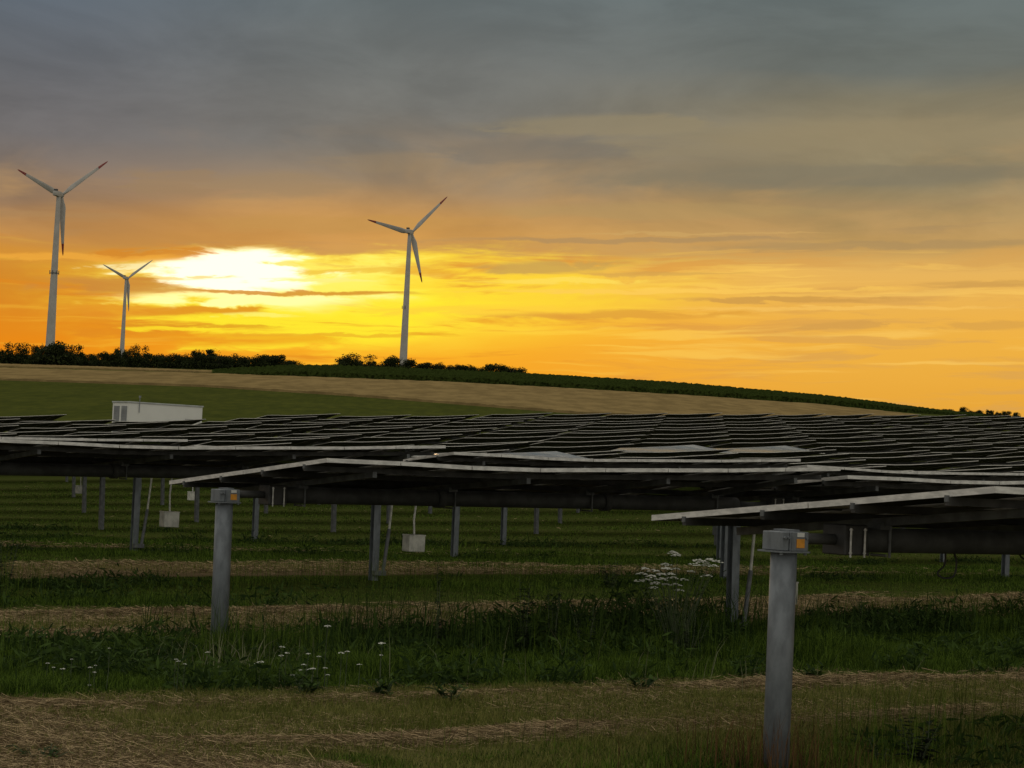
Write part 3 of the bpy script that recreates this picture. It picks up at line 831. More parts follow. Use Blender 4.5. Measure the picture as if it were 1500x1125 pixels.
# ------------------------------------------------------------------ wind turbines
def turbine(hub_px, depth, rot, Hh, label, red=True, collar=None):
    hub = at_depth(hub_px[0], hub_px[1], depth)
    psi = R(21)
    axis = Vector((math.sin(psi), math.cos(psi), 0)); side = Vector((math.cos(psi), -math.sin(psi), 0))
    base = hub - axis * 3.6; base.z = hub.z - Hh
    root = empty('wind_turbine', base); setp(root, label, 'wind turbine', 'wind turbines beyond the hill')
    mb = MB().use(MT['turb']); n = 12
    mb.tube([(0, 0, Hh * k / n) for k in range(n + 1)], [3.15 - 1.75 * k / n for k in range(n)] + [1.38], 24)
    mb.build('tower', root, True)
    ang = math.atan2(axis.y, axis.x)
    Mz = Matrix.Rotation(ang, 3, 'Z')
    mb = MB().use(MT['turb'])
    prof = [(-5.2, 1.15), (-4.9, 1.7), (-2, 1.95), (1.5, 1.9), (2.3, 1.5)]
    vs = []; m_ = 16
    for (x, r_) in prof:
        for k in range(m_):
            t_ = 2 * math.pi * k / m_
            c_, s_ = math.cos(t_), math.sin(t_)
            q = 1 / max(abs(c_), abs(s_)) ** .6
            vs.append(Mz @ Vector((x, r_ * c_ * q * .9, r_ * s_ * q * .95)) + Vector((0, 0, Hh + .3)))
    fs = [(a * m_ + k, a * m_ + (k + 1) % m_, (a + 1) * m_ + (k + 1) % m_, (a + 1) * m_ + k) for a in range(len(prof) - 1) for k in range(m_)]
    fs += [tuple(range(m_))[::-1], tuple((len(prof) - 1) * m_ + k for k in range(m_))]
    mb.add(vs, fs); nac = mb.build('nacelle', root, True)
    mb = MB().use(MT['turb_dark']); mb.box(Mz @ Vector((-3.6, 0, 2.35)) + Vector((0, 0, Hh + .3)), (1.8, 2.2, 1.1), Mz, .1); mb.build('cooler', nac)
    mb = MB().use(MT['turb'])
    hc = axis * 3.6 + Vector((0, 0, Hh))
    mb.tube([hc + axis * x for x in (-1.5, -.9, .6, 1.5, 2.1)], [1.35, 1.6, 1.55, 1.0, .25], 18); mb.build('hub', root, True)
    RL = 40.0
    for b in range(3):
        th = R(rot) + b * 2 * math.pi / 3            # from straight down towards the right
        rad = side * math.sin(th) - Vector((0, 0, 1)) * math.cos(th)
        tang = rad.cross(axis)
        def section(mb, r1, r2, n_):
            rings = []; mm = 12
            for k in range(n_ + 1):
                r_ = r1 + (r2 - r1) * k / n_
                f = r_ / RL
                ch = np.interp(f, [0.02, .06, .2, .5, .8, .97, 1], [1.9, 2.1, 4.3, 3.1, 1.9, .9, .15])
                tk = np.interp(f, [0.02, .06, .2, .5, .8, 1], [1.7, 1.6, .9, .45, .25, .08])
                tw = R(np.interp(f, [0, .2, 1], [28, 20, 4]))
                a = tang * math.cos(tw) + axis * math.sin(tw); c_ = axis * math.cos(tw) - tang * math.sin(tw)
                off = np.interp(f, [0, .2, 1], [0, .35, .1])
                ring = []
                for q in range(mm):
                    t_ = 2 * math.pi * q / mm
                    ring.append(hc + rad * r_ + axis * (0.9 * f * f) + a * (math.cos(t_) * ch / 2 + off * ch * .3) + c_ * (math.sin(t_) * tk / 2))
                rings.append(ring)
            vs = [v for r_ in rings for v in r_]
            fs = [(k * mm + q, k * mm + (q + 1) % mm, (k + 1) * mm + (q + 1) % mm, (k + 1) * mm + q) for k in range(n_) for q in range(mm)]
            fs += [tuple(range(mm))[::-1], tuple(n_ * mm + q for q in range(mm))]
            mb.add(vs, fs)
        mb = MB().use(MT['turb']); section(mb, 1.0, RL * (.8 if red else 1), 16); bl = mb.build('blade', root, True)
        if red:
            mb = MB().use(MT['red']); section(mb, RL * .8 + .01, RL, 6); mb.build('red_tip', bl, True)
    if collar:
        mb = MB().use(MT['galv_dark']); zc = Hh * collar; r_ = 3.15 - 1.75 * collar
        ring = collar > .5
        if ring: mb.tube([(0, 0, zc - .35), (0, 0, zc + .35)], r_ + .18, 20)
        for k in range(6) if ring else (3, 4):
            t_ = k * math.pi / 3 + .3
            mb.box(((r_ + .65) * math.cos(t_), (r_ + .65) * math.sin(t_), zc + .5), (.5, .5, 2.6), None, .05)
            mb.box(((r_ + .3) * math.cos(t_), (r_ + .3) * math.sin(t_), zc), (.8, .8, .2))
        mb.build('antenna_collar', root)
turbine((90.5, 286), 1435, 4.2, 108, 'largest wind turbine, at far left, with red blade tips and a collar on its tower', True, .52)
turbine((603, 341), 1690, 15.2, 108, 'white wind turbine standing alone in the middle, with red blade tips', True, .455)
turbine((187, 408), 2620, 5.0, 108, 'smallest wind turbine, pale against the bright sun, behind the hedge', False)

# ------------------------------------------------------------------ bushes and trees on the crest
def crown_mesh(w_, h_, seed, nclump=9, nleaf=90, leaf=.32, trunk=True, pointy=False):
    rs_ = np.random.default_rng(seed)
    vs = []; fs = []
    for c in range(nclump):
        t_ = rs_.random() * 2 * math.pi; q = math.sqrt(rs_.random()) * .5
        zc = rs_.uniform(.04, .84)
        wz = (1 - .55 * max(0, zc - .3)) if not pointy else (1 - .85 * zc)
        cx, cy = math.cos(t_) * q * w_ * wz, math.sin(t_) * q * w_ * wz * .8
        cz = zc * h_ ; rr = rs_.uniform(.13, .26) * min(w_, h_ * 1.4) * (1 if not pointy else .7)
        n = int(nleaf * rs_.uniform(.6, 1.3))
        d = rs_.normal(size=(n, 3)); d /= np.linalg.norm(d, axis=1)[:, None]
        p = d * (rr * rs_.random((n, 1)) ** .45) * np.array([1.1, 1, .85]) + np.array([cx, cy, cz])
        p[:, 2] = np.maximum(p[:, 2], .05)
        for k in range(n):
            a = rs_.normal(size=3); a /= np.linalg.norm(a); b = np.cross(a, rs_.normal(size=3)); b /= np.linalg.norm(b) + 1e-6
            s = leaf * rs_.uniform(.5, 1.2)
            o = len(vs); vs += [p[k] - a * s * .5, p[k] + b * s * .35, p[k] + a * s * .6, p[k] - b * s * .35]; fs.append((o, o + 1, o + 2, o + 3))
    m0 = int(nclump * nleaf * .22)
    for k in range(m0):
        t_ = rs_.random() * 2 * math.pi; q = math.sqrt(rs_.random()) * .52 * w_
        p = np.array([math.cos(t_) * q, math.sin(t_) * q, rs_.random() * h_ * .42])
        a = rs_.normal(size=3); a /= np.linalg.norm(a); b = np.cross(a, rs_.normal(size=3)); b /= np.linalg.norm(b) + 1e-6
        s = leaf * rs_.uniform(.9, 1.7); o = len(vs); vs += [p - a * s * .5, p + b * s * .4, p + a * s * .5, p - b * s * .4]; fs.append((o, o + 1, o + 2, o + 3))
    # twigs reaching out of the outline
    for k in range(44):
        t_ = rs_.random() * 2 * math.pi; q = rs_.random() * .42 * w_
        base = np.array([math.cos(t_) * q, math.sin(t_) * q, h_ * rs_.uniform(.5, .8)])
        for m_ in range(6):
            p = base + np.array([math.cos(t_) * .1, math.sin(t_) * .1, .22]) * m_ * h_ * .09 + rs_.normal(size=3) * .08
            s = leaf * .7; a = rs_.normal(size=3); a /= np.linalg.norm(a); b = np.cross(a, [0, .3, 1])
            o = len(vs); vs += [p - a * s * .5, p + b * s * .3, p + a * s * .5, p - b * s * .3]; fs.append((o, o + 1, o + 2, o + 3))
    return mesh_np('crown', vs, fs, [MT['bush']])
def trunk_mesh(h_, seed):
    rs_ = random.Random(seed); mb = MB().use(MT['bark'])
    mb.tube([(0, 0, -.3), (.05, 0, h_ * .3), (.02, .05, h_ * .7)], [.16, .12, .05], 7)
    for k in range(4):
        t_ = rs_.uniform(0, 6.3); z = h_ * rs_.uniform(.15, .4)
        mb.tube([(0, 0, z), (math.cos(t_) * h_ * .2, math.sin(t_) * h_ * .2, z + h_ * .28), (math.cos(t_) * h_ * .3, math.sin(t_) * h_ * .3, z + h_ * .45)], [.08, .05, .02], 6)
    return mb.mesh('trunk')
VAR = []
for k in range(7):
    VAR.append((crown_mesh(6.0, 4.0, 50 + k, 24, 210), trunk_mesh(4.0, k)))
TALLV = crown_mesh(4.0, 6.0, 90, 26, 160, pointy=True); TALLT = trunk_mesh(6.0, 90)
ROUND = crown_mesh(6.0, 5.0, 77, 18, 260); ROUNDT = trunk_mesh(5.0, 77)
def hz(px): return float(np.interp(px, [0, 300, 440, 500, 760, 1000, 1200, 1380, 1500], [536, 543, 546, 545, 556, 570, 588, 606, 613]))
def bush(px, top, wpx, label, kindm=None, depth=None, group='bushes along the crest of the hill', name='bush'):
    Y = depth or (D_T + random.uniform(4, 26)); k = Y / FPX
    P = at_depth(px, hz(px), Y); z = g(P.x, Y)
    h_ = max(.8, at_depth(px, top - 2.5, Y).z - z); w_ = wpx * k
    cm, tm = kindm or random.choice(VAR)
    bw, bh = (4.0, 6.0) if cm is TALLV else (6.0, 5.0) if cm is ROUND else (6.0, 4.0)
    root = empty(name, (P.x, Y, z - .25), random.uniform(0, 6.28)); root.scale = (w_ / bw * 1.25, w_ / bw * 1.25, h_ / bh)
    setp(root, label, 'bush' if name == 'bush' else 'tree', group)
    link('crown', cm, root); link('trunk', tm, root)
L = 'ragged dark bush in the continuous hedge between the left and small turbines'
bush(22, 502, 36, 'round-topped small tree with sky showing through, at the left end of the hedge', (ROUND, ROUNDT), name='tree')
bush(2, 514, 30, 'low dark bush cut by the left edge of the picture')
bush(56, 506, 20, 'narrow bush left of the largest turbine tower')
bush(78, 501, 56, 'big dark bush hiding the foot of the largest turbine')
bush(106, 505, 34, 'round bush just right of the largest turbine tower', (ROUND, ROUNDT))
for x, t_, w_ in ((38, 518, 34), (92, 516, 40), (128, 517, 34), (148, 518, 30), (160, 516, 22)): bush(x, t_, w_, L)
bush(170, 512, 20, 'small bush just left of the small turbine foot')
bush(184, 510, 16, 'thin bush in front of the small turbine foot')
bush(202, 506, 24, 'open airy bush just right of the small turbine', (ROUND, ROUNDT))
L2 = 'ragged dark bush in the continuous hedge below the bright sun'
for x, t_, w_ in ((190, 520, 40), (222, 519, 34), (240, 518, 30), (262, 519, 32), (284, 515, 30), (296, 518, 26), (330, 520, 36), (350, 519, 30), (372, 520, 36), (388, 519, 26), (320, 522, 34), (275, 524, 40)): bush(x, t_, w_, L2)
bush(308, 508, 24, 'tall pointed tree standing out of the hedge under the sun', (TALLV, TALLT), name='tree')
bush(403, 519, 34, 'rounded bush at the right end of the long hedge')
bush(426, 529, 30, 'lowest bush tailing off the long hedge at right')
bush(479, 534, 18, 'small lone bush in the gap left of the middle bushes')
bush(506, 526, 34, 'bush on the left flank of the wide clump left of the middle turbine')
bush(524, 519, 44, 'wide tall bush left of the middle turbine', (ROUND, ROUNDT))
bush(546, 530, 26, 'low bush between the wide clump and the middle turbine')
bush(573, 522, 36, 'tall bush touching the foot of the middle turbine at left')
bush(600, 528, 36, 'bush touching the foot of the middle turbine at right')
L3 = 'low dark bush in the row trailing right from the middle turbine'
for x, t_, w_ in ((622, 531, 30), (636, 531, 24), (655, 535, 30), (675, 535, 28), (697, 536, 32)): bush(x, t_, w_, L3)
bush(722, 534, 36, 'wider bush near the right end of the trailing row', None)
bush(747, 535, 36, 'last bush of the row, sloping down to the open crest')
L4 = 'tiny dark tree on the far skyline at the right edge'
for x, t_, w_ in ((1388, 603, 14), (1412, 599, 13), (1436, 604, 12), (1450, 604, 12), (1474, 606, 12), (1489, 607, 10), (1462, 607, 10), (1425, 605, 12)):
    bush(x, t_ - 3, w_, L4, None, D_T + 30, 'tiny trees on the far skyline', 'tree')

# ------------------------------------------------------------------ grass, straw and weeds
def vnoise(x, y, seed=0):
    r_ = np.random.default_rng(seed).random((64, 64))
    xi = np.floor(x).astype(int); yi = np.floor(y).astype(int); fx = x - xi; fy = y - yi
    fx = fx * fx * (3 - 2 * fx); fy = fy * fy * (3 - 2 * fy)
    a = r_[xi % 64, yi % 64]; b = r_[(xi + 1) % 64, yi % 64]; c = r_[xi % 64, (yi + 1) % 64]; d = r_[(xi + 1) % 64, (yi + 1) % 64]
    return (a * (1 - fx) + b * fx) * (1 - fy) + (c * (1 - fx) + d * fx) * fy
def wobble(u, v): return (vnoise(u * .35, v * .5, 5) - .5) * 1.0
def blades(X, Y, h, wd, lean, zoff=0.0, az=None):
    n = len(X); Z = G(X, Y) - .01 + zoff
    if az is None: az = rng.random(n) * 2 * math.pi
    fa_ = rng.random(n) * 2 * math.pi
    ca, sa = np.cos(fa_) * wd * .5, np.sin(fa_) * wd * .5
    lx, ly = np.cos(az) * lean * h, np.sin(az) * lean * h
    vs = np.empty((n, 5, 3))
    vs[:, 0] = np.stack([X - ca, Y - sa, Z], -1); vs[:, 1] = np.stack([X + ca, Y + sa, Z], -1)
    mx, my, mz = X + lx * .35, Y + ly * .35, Z + h * .58
    vs[:, 2] = np.stack([mx - ca * .8, my - sa * .8, mz], -1); vs[:, 3] = np.stack([mx + ca * .8, my + sa * .8, mz], -1)
    vs[:, 4] = np.stack([X + lx, Y + ly, Z + h * np.sqrt(np.maximum(.05, 1 - np.minimum(lean, 1.2) ** 2 * .5))], -1)
    b = (np.arange(n) * 5)[:, None]
    return vs.reshape(-1, 3), b + np.array([[0, 1, 3, 2]]), b + np.array([[2, 3, 4]])
def stuff_mesh(name, parts, m_, label, cat):
    off = 0; V_ = []; Q = []; T = []
    for v, q, t_ in parts:
        V_.append(v); Q.append(q + off); T.append(t_ + off); off += len(v)
    o = link(name, mesh_fast(name, np.concatenate(V_), np.concatenate(T), np.concatenate(Q), [m_]))
    return setp(o, label, cat, kind='stuff')
def scatter(n, d0, d1, power=1.0, amax=.285):
    """random ground points in the wedge in front of the camera"""
    a = rng.uniform(-amax, amax, n)
    d = (d0 ** (power + 1) + (d1 ** (power + 1) - d0 ** (power + 1)) * rng.random(n)) ** (1 / (power + 1))
    X = a * d; return X, d
tall, mown, straw, seeds = [], [], [], []
for (d0, d1, n, am) in ((14.0, 24, 500000, .40), (24, 34, 420000, .35), (34, 60, 360000, .31), (60, 130, 200000, .285)):
    X, Y = scatter(n, d0, d1, 1.0, am)
    u, v = uv_of(X, Y); vm = np.mod(v + wobble(u, v), 9.8)
    cl = vnoise(u * .7, v * .9, 1) * .6 + vnoise(u * 2.3, v * 2.3, 2) * .4
    dist = np.minimum(vm, 9.8 - vm)                          # distance from the tube line - 2
    cen = np.abs(np.mod(vm - 0.3 + 4.9, 9.8) - 4.9)
    row_e = np.floor((v + wobble(u, v) + 4.6) / 9.8)
    belt = (cen < 3.15 + (vnoise(u * 1.7, v * 1.7, 62) - .5) * .9) | (rng.random(n) < np.clip((Y - 43) / 10, 0, .93))
    belt &= ~((row_e < 0) & (rng.random(n) < np.clip(1.5 * vnoise(u * .8, v * 1.1, 61), .25, .85)))
    belt &= ~((u < -4.4) & (v < -3.6) & (rng.random(n) < .8))
    prof = np.clip((3.15 - cen) / 1.1, np.where(Y > 44, .85, .12), 1)
    row_ = np.floor((v + wobble(u, v) + 4.6) / 9.8)
    prof = prof * np.where(row_ == 0, 1, np.where(row_ < 0, .30, .30))
    # tall belt
    keep = belt & (rng.random(n) < .35 + .65 * cl)
    x, y = X[keep], Y[keep]; m_ = keep.sum()
    big = np.clip(vnoise(u[keep] * .45 + 11, v[keep] * .7, 81) * 1.7 - .35, .25, 1.25)
    h = (.09 + .86 * np.clip(cl[keep] - .12, 0, 1) ** 1.5 * big) * prof[keep] * rng.uniform(.5, 1.25, m_)
    wscale = np.maximum(1, y / 26)
    tall.append(blades(x, y, h, rng.uniform(.004, .011, m_) * wscale, rng.random(m_) ** 1.2 * 1.15))
    # mown aisle
    keep = (~belt) & (rng.random(n) < (.25 + .6 * vnoise(u * 1.3, v * 1.5, 3)) * np.where(row_e >= 0, np.where(v > 3, .5, 1), 1))
    x, y = X[keep], Y[keep]; m_ = keep.sum()
    mown.append(blades(x, y, rng.uniform(.03, .11, m_), rng.uniform(.004, .009, m_) * np.maximum(1, y / 22), rng.random(m_) * 1.1))
    # windrows of cut straw
    win = np.maximum(np.exp(-((vm - 3.75) / .30) ** 2) * .85, np.exp(-((vm - 6.3) / .30) ** 2) * .95) * np.clip(1.7 * vnoise(u * .55, v * .8, 8) - .05, .3, 1)
    loose = ((vm > 3.2) & (vm < 7.4)) * .22 * np.clip(vnoise(u * .8, v * 1.0, 33) * 2.4 - .9, .08, 1) * np.where(v > 2, 2.6, 1)
    pale = ((u < -4.2) & (v < -3.4) & (v > -9.0)) * np.clip((-4.4 - u + (vnoise(u * .9, v * .9, 14) - .5) * 2) / 1.4, 0, .9)
    pr = np.maximum(np.maximum(win, loose), pale)
    keep = rng.random(n) < pr * 1.15 * np.clip((54 - Y) / 12, .02, 1)
    x, y = X[keep], Y[keep]; m_ = keep.sum()
    L_ = rng.uniform(.06, .26, m_)
    hz_ = np.maximum(win[keep], pale[keep] * .4) * .10
    az_ = rng.random(m_) * 2 * math.pi; wd = rng.uniform(.0016, .0036, m_) * np.maximum(1, y / 22)
    dxs, dys = np.cos(az_) * L_ / 2, np.sin(az_) * L_ / 2
    z0 = G(x, y) + .015 + rng.random(m_) * hz_; tilt_ = rng.normal(size=m_) * .12 * L_
    px_, py_ = -np.sin(az_) * wd / 2, np.cos(az_) * wd / 2
    vs = np.empty((m_, 5, 3))
    vs[:, 0] = np.stack([x - dxs - px_, y - dys - py_, z0 - tilt_], -1); vs[:, 1] = np.stack([x - dxs + px_, y - dys + py_, z0 - tilt_ + wd], -1)
    bx, by = rng.normal(size=m_) * .2 * L_, rng.normal(size=m_) * .2 * L_
    vs[:, 2] = np.stack([x + bx - px_, y + by - py_, z0 + .03 * L_], -1); vs[:, 3] = np.stack([x + bx + px_, y + by + py_, z0 + wd + .03 * L_], -1)
    vs[:, 4] = np.stack([x + dxs, y + dys, z0 + tilt_], -1)
    vs[..., 2] = np.maximum(vs[..., 2], (G(x, y) + .006)[:, None])
    b = (np.arange(m_) * 5)[:, None]
    straw.append((vs.reshape(-1, 3), b + np.array([[0, 1, 3, 2]]), b + np.array([[2, 3, 4]])))
# thin flowering stalks above the belts
X, Y = scatter(26000, 18, 45); u, v = uv_of(X, Y); vm = np.mod(v, 9.8); cen = np.abs(np.mod(vm - .3 + 4.9, 9.8) - 4.9)
keep = (cen < 2.5) & (vnoise(u * .9, v * .9, 21) > .62); x, y = X[keep], Y[keep]; m_ = len(x)
tall.append(blades(x, y, rng.uniform(.45, .95, m_), rng.uniform(.003, .005, m_), rng.random(m_) * .35))
def leaf_cloud(n, d0, d1, low=False):
    X, Y = scatter(n, d0, d1, 1.0, .34); u, v = uv_of(X, Y); vm = np.mod(v + wobble(u, v), 9.8); row_ = np.floor((v + 4.6) / 9.8)
    cl = vnoise(u * .55 + 3, v * .8, 41) * .65 + vnoise(u * 1.9, v * 1.9, 42) * .35
    rear = np.clip((vm + .6) / .8, 0, 1) * np.clip((3.1 - vm) / .8, 0, 1)
    thr = np.where(row_ == 0, .40 + np.clip((1.5 - u) / 8, 0, .2), .60)
    ok = (rear > .05) & (cl > thr) & (row_ >= 0)
    if low:                                                     # flat herbs and coarse leaves in the belt front and the mown strips
        cl = vnoise(u * 1.1 + 7, v * 1.6, 71) * .6 + vnoise(u * 3.7, v * 3.7, 72) * .4
        thr = np.full(n, .52); rear = np.ones(n)
        ok = (cl > thr) & (rng.random(n) < np.clip((cl - thr) * 6, 0, 1)) & (((v > -3.4) & ((vm < 3.1) | (vm > 7.0))) | ((v < -6.9) & (u > .6)))
        ok &= (v > -3.4) | (rng.random(n) < .6)
    X, Y, cl, rear, thr, row_ = X[ok], Y[ok], cl[ok], rear[ok], thr[ok], row_[ok]
    hmax = rear ** .6 * np.clip((cl - thr) * 2.6 + .15, 0, 1) * np.where(row_ == 0, .95, .5) * (.55 + .45 * vnoise(X * 5, Y * 5, 44)) * rng.uniform(.7, 1.15, len(X))
    if low: hmax = np.where(v[ok] < -6.5, .16, .34) * rng.uniform(.4, 1, len(X))
    n = len(X); z = G(X, Y) + hmax * rng.random(n)
    a = rng.normal(size=(n, 3)); a[:, 2] = np.abs(a[:, 2]) * 1.1; a /= np.linalg.norm(a, axis=1)[:, None]
    b = np.cross(a, rng.normal(size=(n, 3))); b /= np.linalg.norm(b, axis=1)[:, None]
    L_ = rng.uniform(.06, .17, n)[:, None]; w_ = L_ * rng.uniform(.05, .16, n)[:, None]
    c = np.stack([X, Y, z], -1)
    vs = np.empty((n, 5, 3)); vs[:, 0] = c - a * L_ * .5 - b * w_ * .4; vs[:, 1] = c - a * L_ * .5 + b * w_ * .4
    vs[:, 2] = c - b * w_; vs[:, 3] = c + b * w_; vs[:, 4] = c + a * L_ * .6
    q = (np.arange(n) * 5)[:, None]
    return vs.reshape(-1, 3), q + np.array([[0, 1, 3, 2]]), q + np.array([[2, 3, 4]])
Xs, Ys = scatter(9000, 24, 34); us, vs_ = uv_of(Xs, Ys); ks = (np.abs(vs_ - 1.5) < 1.7) & (us > -1) & (vnoise(us * .8, vs_, 51) > .45); Xs, Ys = Xs[ks], Ys[ks]; ms = len(Xs)
stuff_mesh('weeds', [blades(Xs, Ys, rng.uniform(.35, 1.0, ms), rng.uniform(.006, .014, ms), rng.random(ms) * .5), leaf_cloud(310000, 20, 36), leaf_cloud(190000, 34, 70), leaf_cloud(165000, 16, 34, True)], MT['weed'], 'dark broad-leaved weeds crowding the unmown belts below the panels', 'weeds')
stuff_mesh('tall_grass', tall, MT['tallgrass'], 'tall dark green unmown grass growing in belts under the solar tables', 'grass')
stuff_mesh('mown_grass', mown, MT['mown'], 'short mown grass in the aisles between the solar rows', 'grass')
stuff_mesh('cut_straw', straw, MT['straw'], 'brown cut hay lying in lines on the mown aisles', 'hay')
# pale seed heads right of the left post
X = rng.normal(.0, .30, 70); Y = rng.normal(0, .5, 70)
c0 = at_depth(345, 985, 24.2)
x, y = c0.x + X * 1.2, c0.y + Y
seeds = blades(x, y, rng.uniform(.30, .55, 70), rng.uniform(.006, .011, 70), rng.random(70) * .8)
X2 = rng.uniform(-4, 6, 60); Y2 = rng.uniform(23, 27, 60)
seeds2 = blades(X2, Y2, rng.uniform(.3, .65, 60), np.full(60, .006), rng.random(60) * .7)
stuff_mesh('seed_grass', [seeds, seeds2], MT['seed'], 'pale grass seed heads rising from the dark belt by the left post', 'grass')
# rusty dry stalks round the foot of the right post
px_, py_ = xy_of(-.86 - .34, -PV + .8)
X = px_ + rng.normal(0, .36, 420); Y = py_ + rng.normal(-.1, .25, 420)
dry = blades(X, Y, rng.uniform(.15, .62, 420), rng.uniform(.003, .007, 420), rng.random(420) * .45)
stuff_mesh('dry_stalks', [dry], MT['dry'], 'rust brown dry stalks around the foot of the right thick post', 'dry grass')
# broad weeds low in the belt edge
def leaf_shape(mb, base, dirv, L_, w_, droop=.3):
    d = Vector(dirv).normalized(); s = d.cross(Vector((0, 0, 1)))
    if s.length < .05: s = Vector((1, 0, 0))
    s.normalize(); b = Vector(base); vs = []
    for k in range(5):
        t_ = k / 4; p = b + d * L_ * t_ - Vector((0, 0, droop * L_ * t_ * t_)); ww = w_ * (0.18, .85, 1, .62, .03)[k] / 2
        nrm = Vector((0, 0, .15 * ww))
        vs += [p - s * ww + nrm, p - nrm, p + s * ww + nrm]
    fs = []
    for k in range(4):
        o = k * 3; fs += [(o, o + 1, o + 4, o + 3), (o + 1, o + 2, o + 5, o + 4)]
    mb.add(vs, fs)
def leafy(name, x, y, h_, label, m_, nst=5, leaves=14, L_=.13, w_=.045, spread=.18, cat='plant', seed=0, up=.5):
    rr = random.Random(seed); z = g(x, y); root = empty(name, (x, y, z)); setp(root, label, cat)
    st = MB().use(MT['stem']); lf = MB().use(m_)
    for k in range(nst):
        t_ = rr.uniform(0, 6.28); q = rr.uniform(.2, 1) * spread; hh = h_ * rr.uniform(.65, 1)
        p = [(0.1 * q * math.cos(t_), .1 * q * math.sin(t_), -.02), (.6 * q * math.cos(t_), .6 * q * math.sin(t_), hh * .5), (q * math.cos(t_ + .2), q * math.sin(t_ + .2), hh)]
        st.tube(p, [.006, .005, .002], 5)
        for m2 in range(leaves):
            f = rr.uniform(.12, 1); pa = Vector(p[0]).lerp(Vector(p[1]), f * 2) if f < .5 else Vector(p[1]).lerp(Vector(p[2]), f * 2 - 1)
            a = rr.uniform(0, 6.28); sc = rr.uniform(.6, 1.15) * (1.15 - .55 * f)
            leaf_shape(lf, pa, (math.cos(a), math.sin(a), up * rr.uniform(.2, 1.3)), L_ * sc, w_ * sc)
    st.build('stem', root); lf.build('leaves', root)
def grd(px, py):
    d, a = hit(px, py, 12, 90); return a * d, d
x, y = grd(1345, 1120); leafy('leafy_weed', x, y, .46, 'dark broad-leaved weed in the bottom right, right of the right thick post', MT['weed_dark'], 7, 14, .14, .07, .28, seed=1)
x, y = grd(1290, 1122); leafy('leafy_weed', x, y, .22, 'smaller broad-leaved weed at the bottom, between the right post and the darker weed', MT['weed'], 5, 8, .1, .05, .16, seed=11)
x, y = grd(58, 1118); leafy('leafy_weed', x, y, .14, 'low grey green weed on the pale straw at bottom left', MT['weed'], 9, 8, .12, .045, .22, seed=2, up=.2)
x, y = grd(765, 960); leafy('thistle', x, y, 1.08, 'tall dark thistle silhouetted in the middle of the grass belt', MT['weed_dark'], 4, 40, .16, .05, .14, seed=3)
x, y = grd(640, 955); leafy('thistle', x, y, 1.2, 'tall thin dark thistle left of the middle thistle', MT['weed_dark'], 3, 30, .14, .045, .12, seed=4)
x, y = grd(810, 958); leafy('thistle', x, y, .85, 'shorter dark thistle right of the middle thistle', MT['weed_dark'], 5, 26, .15, .05, .22, seed=5)
x, y = grd(858, 962); leafy('thistle', x, y, .8, 'dark leaning thistle halfway to the white umbel plant', MT['weed_dark'], 4, 26, .16, .05, .28, seed=6)
x, y = grd(1008, 965); leafy('thistle', x, y, .58, 'dark bushy weed just below the white umbel plant', MT['weed_dark'], 6, 16, .12, .05, .3, seed=7)
x, y = grd(1270, 930); leafy('thistle', x, y, .62, 'dark upright weed on the grass belt right of the right post', MT['weed_dark'], 5, 16, .1, .04, .3, seed=8)
x, y = grd(895, 862); leafy('leafy_weed', x, y, .55, 'dark weed clump on the far side of the aisle left of the umbel plant', MT['weed_dark'], 9, 16, .13, .05, .4, seed=9)
x, y = grd(4, 872); leafy('shrub', x, y, 1.0, 'dark weedy shrub at the left edge of the picture', MT['weed_dark'], 14, 26, .14, .05, .42, seed=10)
for k, (qx, qy, lab) in enumerate(((660, 1028, 'broad dock leaves at the front of the belt below the white flowers'), (560, 1022, 'dock leaves on the belt edge right of the left post'), (445, 1020, 'dark dock leaves on the belt edge below the pale seed heads'), (940, 1012, 'dock leaves at the front of the belt left of the right post'), (1195, 1000, 'pale dock leaves right beside the right post'), (850, 945, 'long pale leaf weed in the belt behind the centre'))):
    x, y = grd(qx, qy); leafy('dock_plant', x, y, .2, lab, MT['weed'], 7, 5, .2, .06, .25, seed=30 + k, up=.9)

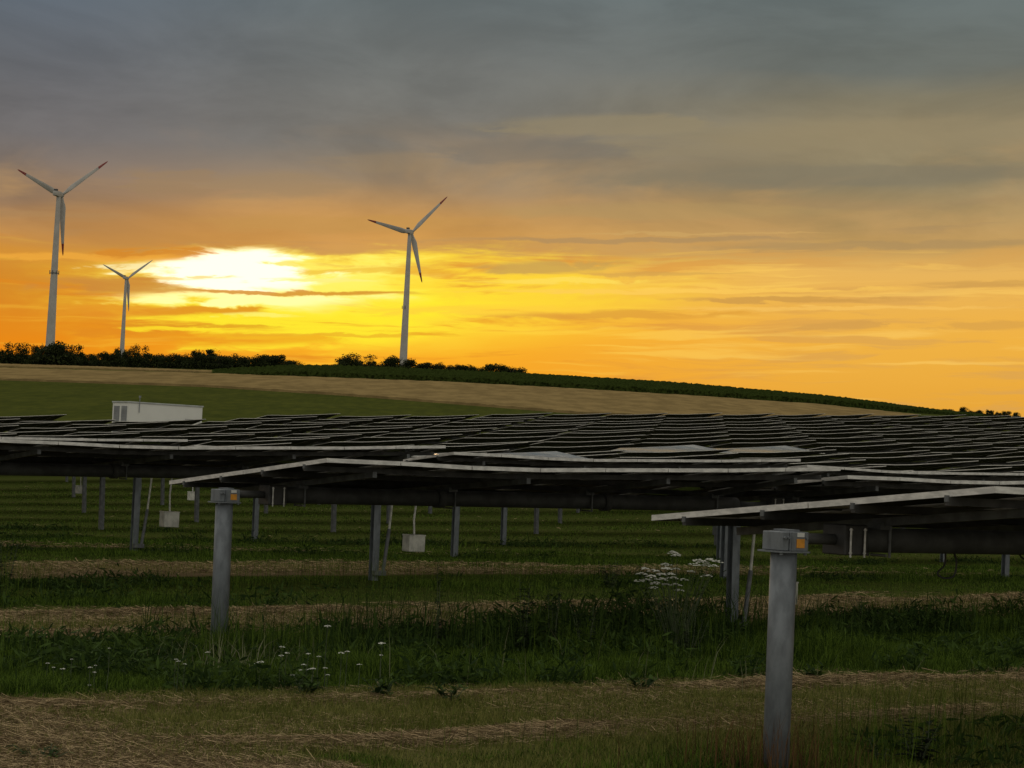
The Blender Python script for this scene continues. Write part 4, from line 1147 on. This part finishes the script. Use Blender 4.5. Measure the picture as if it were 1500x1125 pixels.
# white umbel plant
def umbel_head(mb, c, r_, rr, m_fl):
    for k in range(16):
        t_ = rr.uniform(0, 6.28); q = math.sqrt(rr.random()) * r_
        p = Vector(c) + Vector((math.cos(t_) * q, math.sin(t_) * q, .35 * r_ * (1 - (q / r_) ** 2)))
        mb.use(m_fl); s = r_ * .26
        vs = [p + Vector((math.cos(a) * s, math.sin(a) * s, rr.uniform(-.15, .1) * s)) for a in (0, 1.05, 2.1, 3.14, 4.2, 5.25)] + [p + Vector((0, 0, s * .45)), p - Vector((0, 0, s * .3))]
        mb.add(vs, [(a, (a + 1) % 6, 6) for a in range(6)] + [((a + 1) % 6, a, 7) for a in range(6)])
def umbel_plant():
    rr = random.Random(5); x, Y = grd(990, 945)[0], None
    depth = 29.0; base = at_depth(990, 940, depth); z = g(base.x, depth)
    root = empty('umbel_plant', (base.x, depth, z)); setp(root, 'tall plant with many flat white umbels standing left of the right post', 'plant')
    heads = [(984, 811, 9), (992, 815, 8), (976, 828, 8), (944, 834, 7), (940, 842, 8), (958, 838, 9), (968, 843, 8), (955, 846, 9), (948, 851, 8), (975, 834, 8), (990, 835, 7), (980, 842, 8), (968, 850, 9), (985, 848, 8), (962, 856, 9), (975, 858, 8), (958, 862, 7), (990, 858, 8),
             (1022, 822, 8), (1030, 825, 9), (1040, 822, 9), (1050, 824, 8), (1017, 828, 8), (1035, 829, 8), (1012, 838, 6), (1036, 845, 8), (1002, 850, 6), (935, 852, 7), (995, 866, 7), (1045, 830, 7)]
    st = MB().use(MT['stem'])
    for (hx, hy, r_) in heads:
        Yh = depth + rr.uniform(-.35, .35)
        p = at_depth(hx, hy, Yh) - Vector((base.x, depth, z))
        mb = MB(); umbel_head(mb, p, r_ / FPX * depth * 1.1, rr, MT['flower']); mb.build('flower_head', root)
        st.tube([(rr.uniform(-.05, .05) + p.x * .1, rr.uniform(-.05, .05), -.03), (p.x * .55, p.y * .5, p.z * .55), p - Vector((0, 0, .02))], [.008, .006, .003], 5)
    st.build('stem', root)
    lf = MB().use(MT['weed'])
    for k in range(70):
        a = rr.uniform(0, 6.28); leaf_shape(lf, (rr.uniform(-.4, .4), rr.uniform(-.3, .3), rr.uniform(.2, .95)), (math.cos(a), math.sin(a), rr.uniform(0, .6)), rr.uniform(.1, .22), .05)
    lf.build('leaves', root)
umbel_plant()
# small white flowers in the belt
proto = []
for k in range(4):
    rr = random.Random(k); mb = MB(); umbel_head(mb, (0, 0, 0), .032, rr, MT['flower']); proto.append(mb.mesh('flower_head'))
mb = MB().use(MT['stem']); mb.tube([(0, 0, 0), (.01, 0, -.3), (0, .01, -.62)], [.003, .004, .004], 5); stem_me = mb.mesh('stem')
FL = [(480, 918, 1.2, 0), (560, 943, 1.25, 0), (413, 948, .9, 0), (420, 957, .85, 0), (412, 961, .9, 0), (452, 958, .8, 0), (467, 962, .7, 0), (500, 957, 1.0, 0), (509, 955, .9, 0), (527, 974, .9, 0), (382, 970, 1.0, 0), (376, 972, .8, 0), (445, 974, .8, 0), (449, 981, 1.0, 0), (458, 980, 1.1, 0), (440, 982, .8, 0), (476, 979, .8, 0), (305, 956, .9, 0), (428, 989, .8, 0), (480, 989, .7, 0), (558, 960, .7, 0),
      (262, 969, .7, 1), (258, 966, .6, 1), (271, 973, .6, 1), (70, 972, .7, 1), (78, 978, .6, 1), (92, 980, .8, 1), (105, 966, .5, 1), (132, 978, .7, 1), (138, 985, .6, 1), (88, 999, 1.0, 1), (140, 975, .5, 1), (131, 1004, .6, 1), (160, 950, .5, 1)]
for k, (px, py, sc, wh) in enumerate(FL):
    d = 22.75 + random.uniform(-.3, .3) if not wh else 21.9 + random.uniform(-.3, .3)
    P = at_depth(px, py, d); z = g(P.x, d)
    root = empty('white_flower', P, random.uniform(0, 6)); 
    setp(root, 'small white flower head in the grass belt right of the left post' if (not wh and px > 340) else 'tiny white flower in the grass belt left of the left post', 'flower', 'small white flowers in the grass belt')
    h_ = link('flower_head', proto[k % 4], root); h_.scale = (sc, sc, sc)
    s_ = link('stem', stem_me, root); s_.scale = (1, 1, max(.15, (P.z - z) / .62))
